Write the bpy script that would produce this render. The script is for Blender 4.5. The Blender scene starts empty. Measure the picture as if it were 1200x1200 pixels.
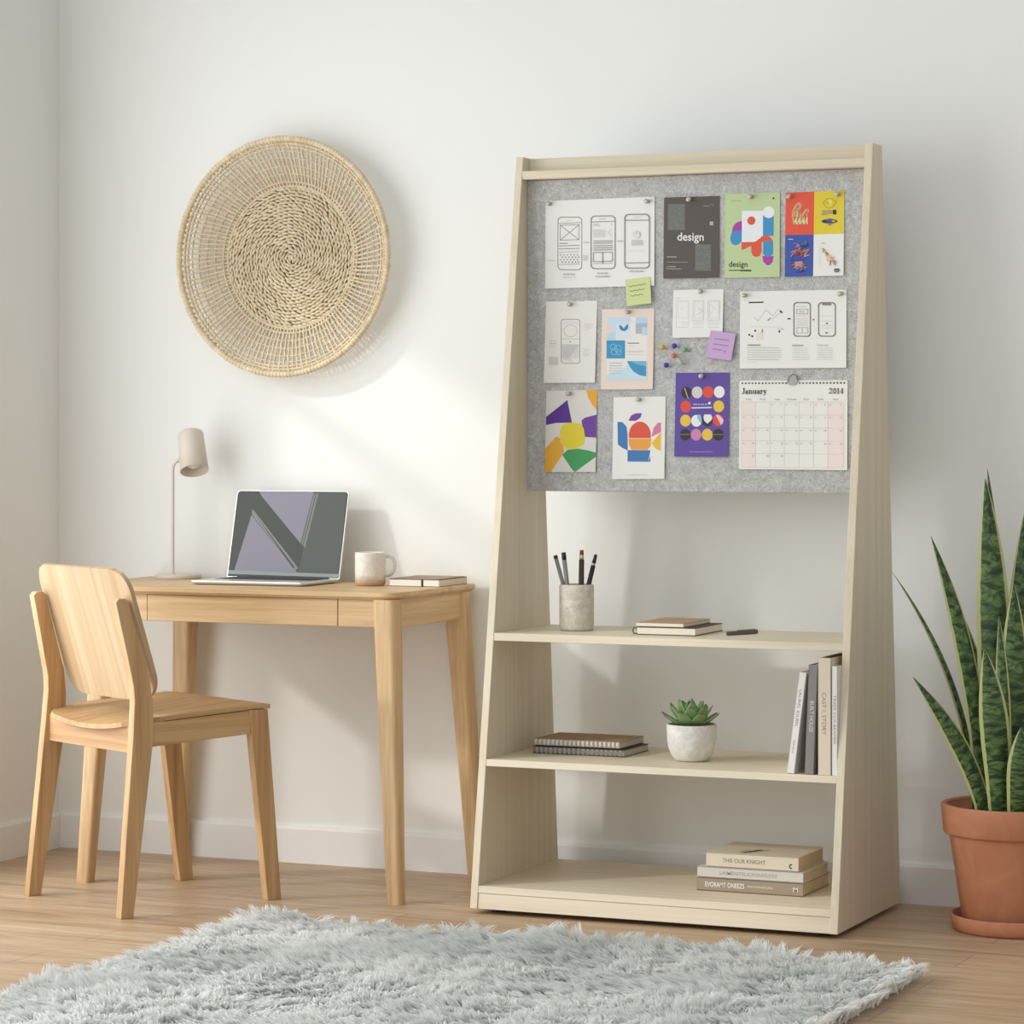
import bpy, bmesh, math, random
import numpy as np
from mathutils import Vector, Matrix, Euler

random.seed(7)
rng = np.random.default_rng(11)
SC = bpy.context.scene
COL = SC.collection
PI = math.pi

# ------------------------------------------------------------------ materials
def lin(h):
    h = h.lstrip('#')
    c = [int(h[i:i+2], 16)/255 for i in (0, 2, 4)]
    return tuple(x/12.92 if x <= .04045 else ((x+.055)/1.055)**2.4 for x in c) + (1.0,)

_M = {}
def new_mat(name):
    m = bpy.data.materials.new(name); m.use_nodes = True
    nt = m.node_tree
    return m, nt, nt.nodes['Principled BSDF']

def paint(hexc, rough=.6, metal=0.0, coat=0.0, spec=.5):
    k = (hexc, rough, metal, coat, spec)
    if k in _M: return _M[k]
    m, nt, b = new_mat('paint_'+hexc.strip('#'))
    b.inputs['Base Color'].default_value = lin(hexc)
    b.inputs['Roughness'].default_value = rough
    b.inputs['Metallic'].default_value = metal
    b.inputs['Coat Weight'].default_value = coat
    b.inputs['Specular IOR Level'].default_value = spec
    _M[k] = m
    return m

def N(nt, kind, **kw):
    n = nt.nodes.new(kind)
    for k, v in kw.items(): setattr(n, k, v)
    return n

def ramp(nt, stops):
    r = N(nt, 'ShaderNodeValToRGB')
    el = r.color_ramp.elements
    while len(el) < len(stops): el.new(.5)
    for e, (p, c) in zip(el, stops):
        e.position = p; e.color = lin(c) if isinstance(c, str) else (c, c, c, 1)
    return r

def noise(nt, vec, scale, detail=4, rough=.55, dist=0.0):
    n = N(nt, 'ShaderNodeTexNoise')
    n.inputs['Scale'].default_value = scale; n.inputs['Detail'].default_value = detail
    n.inputs['Roughness'].default_value = rough; n.inputs['Distortion'].default_value = dist
    if vec is not None: nt.links.new(vec, n.inputs['Vector'])
    return n

def mapping(nt, scale, src='Object', rot=(0, 0, 0)):
    tc = N(nt, 'ShaderNodeTexCoord'); mp = N(nt, 'ShaderNodeMapping')
    mp.inputs['Scale'].default_value = scale
    mp.inputs['Rotation'].default_value = rot
    nt.links.new(tc.outputs[src], mp.inputs['Vector'])
    return mp.outputs['Vector']

def mixc(nt, a, b, fac, mode='MIX'):
    m = N(nt, 'ShaderNodeMix', data_type='RGBA', blend_type=mode)
    for sock, val in ((m.inputs[6], a), (m.inputs[7], b), (m.inputs[0], fac)):
        if hasattr(val, 'is_linked') or hasattr(val, 'links'): nt.links.new(val, sock)
        else: sock.default_value = val
    return m.outputs[2]

def bump(nt, b, height, strength, dist=.002):
    bp = N(nt, 'ShaderNodeBump'); bp.inputs['Strength'].default_value = strength
    bp.inputs['Distance'].default_value = dist
    nt.links.new(height, bp.inputs['Height']); nt.links.new(bp.outputs['Normal'], b.inputs['Normal'])

def wood(name, light, mid, dark, axis, freq=26, rough=.45, bumps=.12, along=1.4, fine=.84, dist=.9, low=None):
    m, nt, b = new_mat(name)
    s = [freq]*3; s['xyz'.index(axis)] = along
    if low: s['xyz'.index(low)] = along
    v = mapping(nt, s)
    n1 = noise(nt, v, 1.0, 5, .6, dist)
    r1 = ramp(nt, [(.28, dark), (.5, mid), (.72, light)])
    nt.links.new(n1.outputs['Fac'], r1.inputs['Fac'])
    s2 = [freq*7]*3; s2['xyz'.index(axis)] = along*3
    if low: s2['xyz'.index(low)] = along*3
    v2 = mapping(nt, s2)
    n2 = noise(nt, v2, 1.0, 3, .6)
    r2 = ramp(nt, [(.3, fine), (.6, 1.0)])
    nt.links.new(n2.outputs['Fac'], r2.inputs['Fac'])
    c = mixc(nt, r1.outputs['Color'], r2.outputs['Color'], 1.0, 'MULTIPLY')
    nt.links.new(c, b.inputs['Base Color'])
    b.inputs['Roughness'].default_value = rough
    bump(nt, b, n2.outputs['Fac'], bumps, .001)
    return m

OAK = {a: wood('oak_'+a, '#DFC194', '#D2B081', '#BD976B', a) for a in 'xyz'}
ASH = {a: wood('ash_'+a, '#D4B285', '#C6A071', '#AE8254', a, 38, .6, .08, .9, .88, .25) for a in 'xyz'}
PLY = wood('ash_veneer', '#CBB38F', '#C2A680', '#B4936A', 'z', 34, .65, .06, .9, .90, .3, 'y')
LAM = {a: wood('laminate_'+a, '#E4D9C4', '#DFD2B9', '#D8C9AE', a, 46, .5, .04, .9, .94, .3) for a in 'xyz'}

def m_wall(name, c1, c2):
    m, nt, b = new_mat(name)
    v = mapping(nt, (1, 1, 1))
    n = noise(nt, v, 1.3, 3)
    r = ramp(nt, [(.35, c1), (.7, c2)]); nt.links.new(n.outputs['Fac'], r.inputs['Fac'])
    nt.links.new(r.outputs['Color'], b.inputs['Base Color'])
    b.inputs['Roughness'].default_value = .85
    n2 = noise(nt, v, 220, 2); bump(nt, b, n2.outputs['Fac'], .06, .001)
    return m
WALL = m_wall('wall_paint', '#EEEEEA', '#F1F1ED')
TRIM = paint('#EFEEEB', .5)

def m_floor():
    m, nt, b = new_mat('oak_planks')
    v = mapping(nt, (1, 1, 1), 'Object')
    br = N(nt, 'ShaderNodeTexBrick'); nt.links.new(v, br.inputs['Vector'])
    br.offset = .37; br.offset_frequency = 2
    br.inputs['Color1'].default_value = lin('#CAB296'); br.inputs['Color2'].default_value = lin('#D5C1A8')
    br.inputs['Mortar'].default_value = lin('#8F7358')
    br.inputs['Scale'].default_value = 1; br.inputs['Mortar Size'].default_value = .0011
    br.inputs['Mortar Smooth'].default_value = .3
    br.inputs['Brick Width'].default_value = 1.35; br.inputs['Row Height'].default_value = .155
    g = noise(nt, mapping(nt, (1.1, 16, 1)), 1.6, 6, .62, 1.4)
    r = ramp(nt, [(.28, '#B0987E'), (.46, '#DCCBB4'), (.72, '#FBF4EA')]); nt.links.new(g.outputs['Fac'], r.inputs['Fac'])
    c = mixc(nt, br.outputs['Color'], r.outputs['Color'], .8, 'MULTIPLY')
    g2 = noise(nt, mapping(nt, (5, 120, 1)), 1.5, 3, .6)
    r2 = ramp(nt, [(.3, .86), (.6, 1.0)]); nt.links.new(g2.outputs['Fac'], r2.inputs['Fac'])
    c = mixc(nt, c, r2.outputs['Color'], .8, 'MULTIPLY')
    nt.links.new(c, b.inputs['Base Color'])
    b.inputs['Roughness'].default_value = .42
    bump(nt, b, g2.outputs['Fac'], .08, .001)
    return m
FLOOR = m_floor()

def m_felt():
    m, nt, b = new_mat('grey_felt')
    v = mapping(nt, (1, 1, 1))
    n1 = noise(nt, v, 30, 3, .6, 2.2); n2 = noise(nt, v, 95, 4, .72, 3.0)
    r1 = ramp(nt, [(.3, '#B9B9B7'), (.5, '#C6C6C4'), (.72, '#D3D3D1')]); nt.links.new(n1.outputs['Fac'], r1.inputs['Fac'])
    r2 = ramp(nt, [(.34, .52), (.5, .88), (.62, 1.08)]); nt.links.new(n2.outputs['Fac'], r2.inputs['Fac'])
    c = mixc(nt, r1.outputs['Color'], r2.outputs['Color'], .85, 'MULTIPLY')
    nt.links.new(c, b.inputs['Base Color']); b.inputs['Roughness'].default_value = .95
    b.inputs['Specular IOR Level'].default_value = .1
    bump(nt, b, n2.outputs['Fac'], .35, .002)
    return m
FELT = m_felt()

def m_mottled(name, c1, c2, scale=40, rough=.6, dist=1.0, fine=None, bp=.1):
    m, nt, b = new_mat(name)
    v = mapping(nt, (1, 1, 1)); n = noise(nt, v, scale, 5, .6, dist)
    r = ramp(nt, [(.35, c1), (.65, c2)]); nt.links.new(n.outputs['Fac'], r.inputs['Fac'])
    c = r.outputs['Color']
    if fine:
        n2 = noise(nt, v, fine, 3, .7); r2 = ramp(nt, [(.36, .72), (.5, 1.0)])
        nt.links.new(n2.outputs['Fac'], r2.inputs['Fac']); c = mixc(nt, c, r2.outputs['Color'], .6, 'MULTIPLY')
    nt.links.new(c, b.inputs['Base Color']); b.inputs['Roughness'].default_value = rough
    if bp: bump(nt, b, n.outputs['Fac'], bp, .002)
    return m
STONE = m_mottled('speckled_stoneware', '#C9C0B0', '#DDD6C8', 60, .65, .6, 260)
MUGM = m_mottled('speckled_glaze', '#DED7CC', '#EAE4DB', 50, .4, .5, 420, .03)
CONC = m_mottled('marbled_concrete', '#D3CEC5', '#E9E6E0', 22, .7, 2.5)
TERRA = m_mottled('terracotta', '#BC7B59', '#C78865', 12, .75, 1.0)
SOIL = m_mottled('soil', '#2A1D14', '#4A3828', 90, .95)
STRAW = m_mottled('seagrass', '#CBB896', '#E2D2B6', 55, .8, 1.2)
STRAW2 = m_mottled('seagrass_cord', '#CBB690', '#E6D5B6', 30, .75, 1.0)
GAP_SHADE = m_mottled('seagrass_backing', '#6F5C42', '#857152', 60, .9)
KRAFT = m_mottled('kraft_card', '#AC886A', '#B69376', 120, .8, 0, None, 0)
KRAFT2 = m_mottled('brown_card', '#93795A', '#9E8465', 120, .8, 0, None, 0)

# ------------------------------------------------------------------ mesh builder
class G:
    """collects geometry for ONE mesh object"""
    def __init__(s): s.v = []; s.f = []; s.fm = []; s.sm = []; s.mats = []; s.uv = None
    def mi(s, m):
        if m not in s.mats: s.mats.append(m)
        return s.mats.index(m)
    def add(s, vs, fs, m, smooth=False, M=None):
        o = len(s.v)
        s.v += [tuple(M @ Vector(p)) for p in vs] if M is not None else [tuple(p) for p in vs]
        k = s.mi(m)
        for f in fs:
            s.f.append([o+i for i in f]); s.fm.append(k); s.sm.append(smooth)
        return s
    def bm(s, bm, m, smooth=False, M=None):
        bm.verts.index_update()
        vs = [v.co.copy() for v in bm.verts]; fs = [[v.index for v in f.verts] for f in bm.faces]
        bm.free()
        return s.add(vs, fs, m, smooth, M)
    def box(s, x0, x1, y0, y1, z0, z1, m, bev=0.0, seg=2, M=None):
        b = bmesh.new(); bmesh.ops.create_cube(b, size=1)
        for v in b.verts:
            v.co = Vector((x0+(v.co.x+.5)*(x1-x0), y0+(v.co.y+.5)*(y1-y0), z0+(v.co.z+.5)*(z1-z0)))
        if bev: bmesh.ops.bevel(b, geom=b.edges[:], offset=bev, segments=seg, profile=.6, affect='EDGES', clamp_overlap=True)
        return s.bm(b, m, False, M)
    def prism(s, poly, axis, a, b_, m, bev=0.0, seg=2, M=None, poly2=None):
        """poly in the plane normal to axis (x: (y,z), y: (x,z), z: (x,y)), from a to b_"""
        def P(p, t): return {'x': (t, p[0], p[1]), 'y': (p[0], t, p[1]), 'z': (p[0], p[1], t)}[axis]
        b = bmesh.new(); n = len(poly); q = poly2 or poly
        A = [b.verts.new(P(p, a)) for p in poly]; B = [b.verts.new(P(p, b_)) for p in q]
        b.faces.new(A); b.faces.new(B[::-1])
        for i in range(n): b.faces.new((A[i], B[i], B[(i+1) % n], A[(i+1) % n]))
        bmesh.ops.recalc_face_normals(b, faces=b.faces[:])
        if bev: bmesh.ops.bevel(b, geom=b.edges[:], offset=bev, segments=seg, profile=.6, affect='EDGES', clamp_overlap=True)
        return s.bm(b, m, False, M)
    def loft(s, rings, m, smooth=True, M=None, cap=True, closed=True):
        vs = [p for r in rings for p in r]; n = len(rings[0]); fs = []
        for i in range(len(rings)-1):
            for j in range(n if closed else n-1):
                k = (j+1) % n
                fs.append((i*n+j, i*n+k, (i+1)*n+k, (i+1)*n+j))
        s.add(vs, fs, m, smooth, M)
        if cap:
            s.add(rings[0], [tuple(range(n))[::-1]], m, False, M); s.add(rings[-1], [tuple(range(n))], m, False, M)
        return s
    def lathe(s, prof, m, n=48, c=(0, 0, 0), M=None, smooth=True):
        rings = [[(c[0]+r*math.cos(2*PI*j/n), c[1]+r*math.sin(2*PI*j/n), c[2]+z) for j in range(n)] for r, z in prof]
        return s.loft(rings, m, smooth, M, cap=True)
    def tube(s, pts, rad, m, n=10, M=None, closed=False, cap=True):
        pts = [Vector(p) for p in pts]; k = len(pts)
        rads = rad if isinstance(rad, (list, tuple)) else [rad]*k
        rings = []; up = None
        for i, p in enumerate(pts):
            a = pts[i-1] if (i > 0 or closed) else p; b = pts[(i+1) % k] if (i < k-1 or closed) else p
            t = (b-a).normalized()
            if up is None: up = Vector((0, 0, 1)) if abs(t.z) < .9 else Vector((1, 0, 0))
            x = (up-t*up.dot(t)).normalized(); y = t.cross(x); up = x
            rings.append([tuple(p+(x*math.cos(2*PI*j/n)+y*math.sin(2*PI*j/n))*rads[i]) for j in range(n)])
        if closed: rings.append(rings[0])
        return s.loft(rings, m, True, M, cap=cap and not closed)
    def obj(s, name, parent=None, loc=None, rot=None, uv=None):
        me = bpy.data.meshes.new(name)
        me.from_pydata(s.v, [], s.f); me.update()
        for m in s.mats: me.materials.append(m)
        me.polygons.foreach_set('material_index', s.fm); me.polygons.foreach_set('use_smooth', s.sm)
        if uv is not None:
            ul = me.uv_layers.new(name='UVMap')
            for l in me.loops: ul.data[l.index].uv = uv[l.vertex_index]
        o = bpy.data.objects.new(name, me); COL.objects.link(o)
        if loc is not None: o.location = loc
        if rot is not None: o.rotation_euler = rot
        if parent is not None: o.parent = parent
        return o

def tag(o, label, cat, group=None):
    o['label'] = label; o['category'] = cat
    if group: o['group'] = group
    return o
def thing(name, label, cat, loc=(0, 0, 0), rotz=0.0, group=None):
    o = bpy.data.objects.new(name, None); COL.objects.link(o)
    o.location = loc; o.rotation_euler = (0, 0, rotz); o.empty_display_size = .05
    return tag(o, label, cat, group)
def struct(o, label=None):
    o['kind'] = 'structure'
    if label: o['label'] = label
    return o
def W(loc): return Matrix.Translation(-Vector(loc))      # world coordinates -> local of an unrotated thing at loc

def rrect(x0, x1, y0, y1, r, n=6):
    rs = r if isinstance(r, (list, tuple)) else [r]*4
    out = []
    for (cx, cy, a0), q in zip(((x1, y1, 0), (x0, y1, 90), (x0, y0, 180), (x1, y0, 270)), rs):
        sx = -1 if cx == x1 else 1; sy = -1 if cy == y1 else 1
        for i in range(n+1):
            a = math.radians(a0+90*i/n)
            out.append((cx+sx*q+q*math.cos(a), cy+sy*q+q*math.sin(a)))
    return out

_TX = {}
def text_mesh(s, bold=0.0, res=3):
    """flat outline of a line of text, size 1: (verts2d, faces, width)"""
    k = (s, bold)
    if k in _TX: return _TX[k]
    cu = bpy.data.curves.new('t', 'FONT'); cu.body = s; cu.size = 1; cu.offset = bold; cu.resolution_u = res; cu.fill_mode = 'FRONT'
    o = bpy.data.objects.new('t', cu); COL.objects.link(o)
    bpy.context.view_layer.update()
    dg = bpy.context.evaluated_depsgraph_get(); ev = o.evaluated_get(dg); me = ev.to_mesh()
    vs = [(v.co.x, v.co.y) for v in me.vertices]; fs = [list(p.vertices) for p in me.polygons]
    ev.to_mesh_clear(); bpy.data.objects.remove(o); bpy.data.curves.remove(cu)
    xs = [v[0] for v in vs] or [0]
    _TX[k] = (vs, fs, min(xs), max(xs))
    return _TX[k]

def put_text(g, s, m, origin, ux, uy, size, fit=None, bold=0.0):
    """write s from origin along ux with letters' up along uy; fit = total width in metres"""
    vs, fs, a, b = text_mesh(s, bold)
    kx = size if fit is None else fit/(b-a)
    o = Vector(origin); ux = Vector(ux); uy = Vector(uy)
    g.add([tuple(o+ux*((x-a)*kx)+uy*(y*size)) for x, y in vs], fs, m)

# ------------------------------------------------------------------ camera
cam = bpy.data.cameras.new('camera'); co = bpy.data.objects.new('camera', cam); COL.objects.link(co)
co.location = (4.3526, -6.8387, 1.131); co.rotation_euler = (PI/2, 0, .4147)
cam.sensor_width = 36; cam.lens = 3461.4/1200*36; cam.shift_y = -(600-503.34)/1200
cam.clip_end = 60
SC.camera = co

# ------------------------------------------------------------------ room
g = G(); g.box(-.12, 7.5, -9.5, .12, -.1, 0, FLOOR); struct(g.obj('floor'), 'light oak plank floor')
g = G(); g.box(-.12, 7.5, 0, .12, 0, 3.6, WALL); struct(g.obj('wall_back'), 'plain white back wall')
WINS = ((-2.62, -.556), (-4.55, -2.90)); WZ0, WZ1 = .15, 2.10  # second opening is added, unseen, to carry a softer fill light
g = G()
for a, b in ((-6.5, -4.55), (-2.90, -2.62), (-.556, 0)): g.box(-.12, 0, a, b, 0, 4.6, WALL)
for a, b in WINS: g.box(-.12, 0, a, b, 0, WZ0, WALL); g.box(-.12, 0, a, b, WZ1, 4.6, WALL)
struct(g.obj('wall_left'), 'white left wall in shade')
for k, (a_, b_) in enumerate(WINS):
    g = G()
    for a in (a_, b_-.035): g.box(-.1, -.03, a, a+.035, WZ0, WZ1, TRIM, .004)
    for a in (WZ0, WZ1-.035): g.box(-.1, -.03, a_, b_, a, a+.035, TRIM, .004)
    g.box(-.09, -.05, a_, b_, 1.70, 1.73, TRIM, .004)
    struct(g.obj('window_%d' % (k+1)), 'window in the left wall')
prof = [(0, 0), (-.013, 0), (-.013, .088), (-.009, .0969), (0, .0969)]
g = G(); g.prism(prof, 'x', .0, 7.4, TRIM); struct(g.obj('baseboard_back'), 'white baseboard along the back wall')
g = G(); g.prism([(-a, b) for a, b in prof], 'y', -6.5, -.013, TRIM); struct(g.obj('baseboard_left'), 'white baseboard along the left wall')

# ------------------------------------------------------------------ leaning shelf unit with pinboard
XL, XR, TH = 1.4813, 2.377, .0187
def yfront(z): return -.5617+(z-.012)*.15192
def yrear(z): return -.0695-(z-.012)*.08467
LOC = (1.93, -.31, 0)
sh = thing('display_shelf', 'tall pale wood shelf unit with slanted sides and a grey felt pinboard', 'shelf', LOC); M = W(LOC)
for x0 in (XL, XR-TH):
    G().prism([(yfront(.012), .012), (yrear(.012), .012), (yrear(1.79), 1.79), (yfront(1.79), 1.79)], 'x', x0, x0+TH, LAM['z'], .0012, 1, M).obj('side_panel', sh)
xi0, xi1 = XL+TH-.0005, XR-TH+.0005
def shelf(z0, z1, name):
    G().prism([(yfront(z0)+.001, z0), (yrear(z0)-.002, z0), (yrear(z1)-.002, z1), (yfront(z1)+.001, z1)], 'x', xi0, xi1, LAM['x'], .001, 1, M).obj(name, sh)
shelf(.0482, .0647, 'bottom_shelf'); shelf(.340, .3564, 'shelf'); shelf(.632, .6502, 'shelf')
G().prism([(yfront(.012)+.003, .012), (yfront(.012)+.02, .012), (yfront(.047)+.02, .0475), (yfront(.047)+.003, .0475)], 'x', xi0, xi1, LAM['x'], .001, 1, M).obj('plinth', sh)
G().box(xi0, xi1, yfront(1.745)+.001, -.2565, 1.735, 1.755, LAM['x'], .001, 1, M).obj('top_ledge', sh)
G().box(xi0, xi1, -.2545, -.2285, 1.735, 1.7885, LAM['x'], .001, 1, M).obj('top_rail', sh)
G().box(xi0, xi1, -.268, -.248, .9822, 1.7345, FELT, .002, 1, M).obj('pinboard', sh)
for x, y in ((1.53, -.5), (2.33, -.5), (1.53, -.12), (2.33, -.12)):
    G().lathe([(.018, 0), (.018, .0125)], paint('#2A2724'), 16, (x, y, 0), M).obj('foot', sh)

# ------------------------------------------------------------------ papers on the board
YB = -.2682
class Sheet:
    """a printed sheet; drawing coordinates (px) run from its corners tl, tr, bl"""
    def __init__(s, TL, TR, BL, tl, tr, bl, base, off=.0012, lift=.0035, th=.0005):
        s.TL = Vector((TL[0], 0, TL[1])); s.U = Vector((TR[0]-TL[0], 0, TR[1]-TL[1])); s.V = Vector((BL[0]-TL[0], 0, BL[1]-TL[1]))
        s.nrm = Vector((0, -1, 0)); s.off = off; s.lift = lift
        a = np.array([[tr[0]-tl[0], bl[0]-tl[0]], [tr[1]-tl[1], bl[1]-tl[1]]], float)
        s.A = np.linalg.inv(a); s.tl = np.array(tl, float)
        s.s = s.U.length/math.hypot(tr[0]-tl[0], tr[1]-tl[1])
        s.g = G(); s.layer = 0
        c = [s.P(u, v, 0) for u, v in ((0, 0), (1, 0), (1, 1), (0, 1))]
        bk = [p-s.nrm*th for p in c]
        s.g.add(c+bk, [(0, 3, 2, 1), (4, 5, 6, 7), (0, 1, 5, 4), (1, 2, 6, 5), (2, 3, 7, 6), (3, 0, 4, 7)], base)
    def P(s, u, v, h): return s.U*u+s.V*v+s.nrm*(s.off+s.lift*v+h)
    def pt(s, x, y):
        u, v = s.A @ (np.array([x, y], float)-s.tl)
        return s.P(min(max(u, 0), 1), min(max(v, 0), 1), .00003*s.layer)
    def poly(s, pts, m):
        s.layer += 1
        s.g.add([s.pt(*p) for p in pts], [list(range(len(pts)))[::-1]], m); return s
    def rect(s, x0, y0, x1, y1, m): return s.poly([(x0, y0), (x1, y0), (x1, y1), (x0, y1)], m)
    def ell(s, cx, cy, rx, ry, m, a0=0, a1=360, n=28):
        return s.poly([(cx+rx*math.cos(math.radians(a0+(a1-a0)*i/n)), cy+ry*math.sin(math.radians(a0+(a1-a0)*i/n))) for i in range(n+(a1-a0 < 360))], m)
    def line(s, pts, w, m, closed=False):
        s.layer += 1
        k = len(pts); rng_ = range(k if closed else k-1)
        for i in rng_:
            a = np.array(pts[i], float); b = np.array(pts[(i+1) % k], float); d = b-a; L = np.hypot(*d)
            if L == 0: continue
            d /= L; n = np.array([-d[1], d[0]])*w/2; e = d*w*.3
            s.g.add([s.pt(*q) for q in (a-n-e, b-n+e, b+n+e, a+n-e)], [(3, 2, 1, 0)], m)
        return s
    def rr(s, x0, y0, x1, y1, r, w, m): return s.line(rrect(x0, x1, y0, y1, r, 5), w, m, True)
    def fillrr(s, x0, y0, x1, y1, r, m): return s.poly(rrect(x0, x1, y0, y1, r, 5), m)
    def text(s, t, x, y, size, m, fit=None, bold=0.0):
        s.layer += 1
        vs, fs, a, b = text_mesh(t, bold); kx = size if fit is None else fit/(b-a)
        s.g.add([s.pt(x+(p-a)*kx, y-q*size) for p, q in vs], [f for f in fs], m); return s
    def scrib(s, x0, x1, y, w, m, seed=0, gap=.3):
        """a row of tiny print: short dashes"""
        r = random.Random(int(x0*7+y*13)+seed); x = x0; s.layer += 1
        while x < x1:
            L = min(r.uniform(6, 16)*w/5, x1-x)
            s.g.add([s.pt(*q) for q in ((x, y-w/2), (x+L, y-w/2), (x+L, y+w/2), (x, y+w/2))], [(3, 2, 1, 0)], m)
            x += L+r.uniform(2, 5)*w/5*gap*3
        return s
    def done(s, name, label, cat, group='papers pinned on the felt board'):
        o = s.g.obj(name, None, (s.TL.x, YB, s.TL.z)); return tag(o, label, cat, group)

WH = paint('#ECEBE6', .7); WH2 = paint('#E9E6E0', .7)
INK = paint('#85837E', .7); INK2 = paint('#BAB8B3', .7); INK3 = paint('#CDCBC5', .7); BLK = paint('#262522', .7)

# three-phone wireframe
S = Sheet((1.5495, 1.6835), (1.8316, 1.6853), (1.5495, 1.4714), (42, 88), (1132, 55), (38, 968), WH)
S.rr(168, 252, 408, 778, 38, 8, INK).line([(170, 316), (406, 306)], 6, INK).scrib(258, 310, 284, 7, INK2)
S.line([(190, 332), (382, 328), (380, 478), (190, 482)], 6, INK, True).line([(190, 332), (380, 478)], 6, INK).line([(382, 328), (190, 482)], 6, INK)
S.scrib(185, 268, 514, 9, INK, 1, .1)
for y in (540, 570, 602): S.line([(182, y), (384, y-6)], 7, INK2 if y == 602 else INK)
for i, y in enumerate((632, 655, 680, 704)):
    for j in range(6): S.ell(195+34*j+(17 if i % 2 else 0)-5*(j == 5 and i % 2), y-3, 7, 7, INK, n=8)
S.line([(180, 726), (386, 720)], 7, INK2)
S.rr(502, 243, 742, 768, 38, 8, INK).line([(504, 302), (740, 296)], 6, INK).scrib(585, 650, 272, 7, INK2)
S.scrib(525, 580, 326, 8, INK2).scrib(700, 716, 326, 10, INK2).scrib(525, 600, 342, 5, INK3)
for y in (385, 402, 418, 434, 450): S.line([(525, y), (645, y-4)], 5, INK2)
S.line([(715, 378), (668, 402), (715, 452)], 4, INK3)
for y in (494, 514, 540, 562, 582): S.line([(526, y), (716, y-3)], 7, INK)
S.line([(526, 606), (716, 604), (716, 692), (526, 700)], 6, INK, True).line([(618, 604), (618, 718)], 8, INK).line([(526, 718), (716, 712)], 5, INK2)
S.rr(838, 230, 1082, 762, 40, 9, INK).line([(840, 288), (1080, 288)], 7, INK).scrib(925, 995, 260, 6, INK3).line([(840, 712), (1080, 708)], 7, INK)
S.ell(958, 430, 34, 34, INK3).ell(958, 430, 28, 28, WH).line([(958, 396), (958, 446)], 9, INK3).line([(934, 430), (958, 406), (982, 430)], 6, INK3)
for y in (490, 510, 530): S.scrib(905, 1015, y, 14, INK3, 2, .2)
S.scrib(868, 1030, 590, 4, INK3).scrib(428, 484, 506, 9, INK2, 3, .1).scrib(765, 822, 496, 12, INK2, 3, .1)
for y in (640, 660, 680): S.scrib(424, 466, y, 10, INK2, 5, .2)
S.line([(60, 684), (140, 688)], 5, INK2)
S.scrib(225, 340, 824, 14, INK2).scrib(215, 345, 856, 7, INK3).scrib(568, 672, 814, 14, INK2).scrib(548, 690, 846, 8, INK).scrib(886, 1028, 794, 14, INK2)
S.done('wireframe_sheet', 'large white sheet with three phone outlines side by side on the felt board', 'paper')

# dark poster
DK = paint('#57504A', .6); DG = paint('#737571', .7); LT = paint('#EFEDE8', .6); TN = paint('#A79F93', .6)
S = Sheet((1.8555, 1.6821), (1.995, 1.6815), (1.8546, 1.4894), (67, 95), (582, 78), (65, 855), DK)
S.rect(104, 155, 265, 398, DG).rect(362, 530, 510, 775, DG)
r = random.Random(3)
for (x0, y0, x1, y1) in ((104, 155, 265, 398), (362, 530, 510, 775)):
    for i in range(150):
        x = r.uniform(x0, x1); y = r.uniform(y0, y1); S.rect(x, y, x+5, y+5, paint('#8B9088') if i % 2 else paint('#5C5C55'))
        S.layer -= 1
    S.layer += 1
for i in range(9): S.rect(258, 175+24*i, 272, 185+24*i, DK)
for i in range(8): S.rect(504, 545+28*i, 516, 556+28*i, DK)
S.text('design', 195, 496, 108, LT, 245, .012)
S.rect(494, 316, 528, 352, paint('#B8ADA2')).scrib(435, 495, 172, 7, TN).ell(518, 162, 16, 16, paint('#6E655D'))
S.scrib(100, 188, 650, 11, TN, 0, .1).line([(100, 700), (292, 698)], 5, TN).scrib(95, 185, 742, 9, TN, 0, .1).scrib(95, 240, 762, 8, TN, 0, .1)
S.done('poster', 'dark brown poster with the white word design', 'poster')

# green poster
MG = paint('#A93CA6', .6); BL = paint('#3F8FC6', .6); RD = paint('#E0553A', .6); PW = paint('#E8ECEC', .6)
S = Sheet((2.0088, 1.6857), (2.1448, 1.6857), (2.0088, 1.4875), (640, 60), (1152, 45), (640, 848), paint('#BFD09C', .6))
S.poly([(708, 408)]+[(800-92*math.cos(math.radians(a)), 408-94*math.sin(math.radians(a))) for a in range(0, 91, 10)][0:]+[(800, 408)], MG)
S.poly([(800, 408), (708, 408), (692, 470), (694, 500), (708, 528), (735, 540), (765, 534), (790, 515), (800, 495)], BL)
S.rect(996, 262, 1096, 452, BL)
S.poly([(800, 218), (996, 218), (996, 455), (975, 470), (950, 492), (925, 505), (800, 510)], PW)
S.ell(1048, 232, 54, 54, PW).ell(888, 310, 38, 40, RD)
S.poly([(798, 512), (920, 512), (960, 480), (990, 455), (1040, 450), (1072, 468), (1090, 500), (1090, 512), (985, 512), (985, 600), (970, 638), (935, 650), (905, 638), (888, 600), (888, 545), (798, 588)], RD)
S.poly([(992, 640), (1000, 690), (1030, 724), (1060, 724), (1088, 695), (1096, 640)], MG)
S.poly([(1000, 500), (1090, 500), (1092, 620), (1070, 640), (1045, 646), (1015, 640), (998, 615)], BL)
S.text('design', 680, 742, 74, BLK, 175, .01).line([(682, 776), (790, 774)], 8, BLK).line([(790, 776), (886, 776)], 13, BLK)
S.ell(1093, 102, 9, 9, BLK).scrib(698, 795, 124, 5, paint('#93A478'))
S.done('poster', 'pale green poster with blue, magenta and red rounded shapes around a white block', 'poster')

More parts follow.
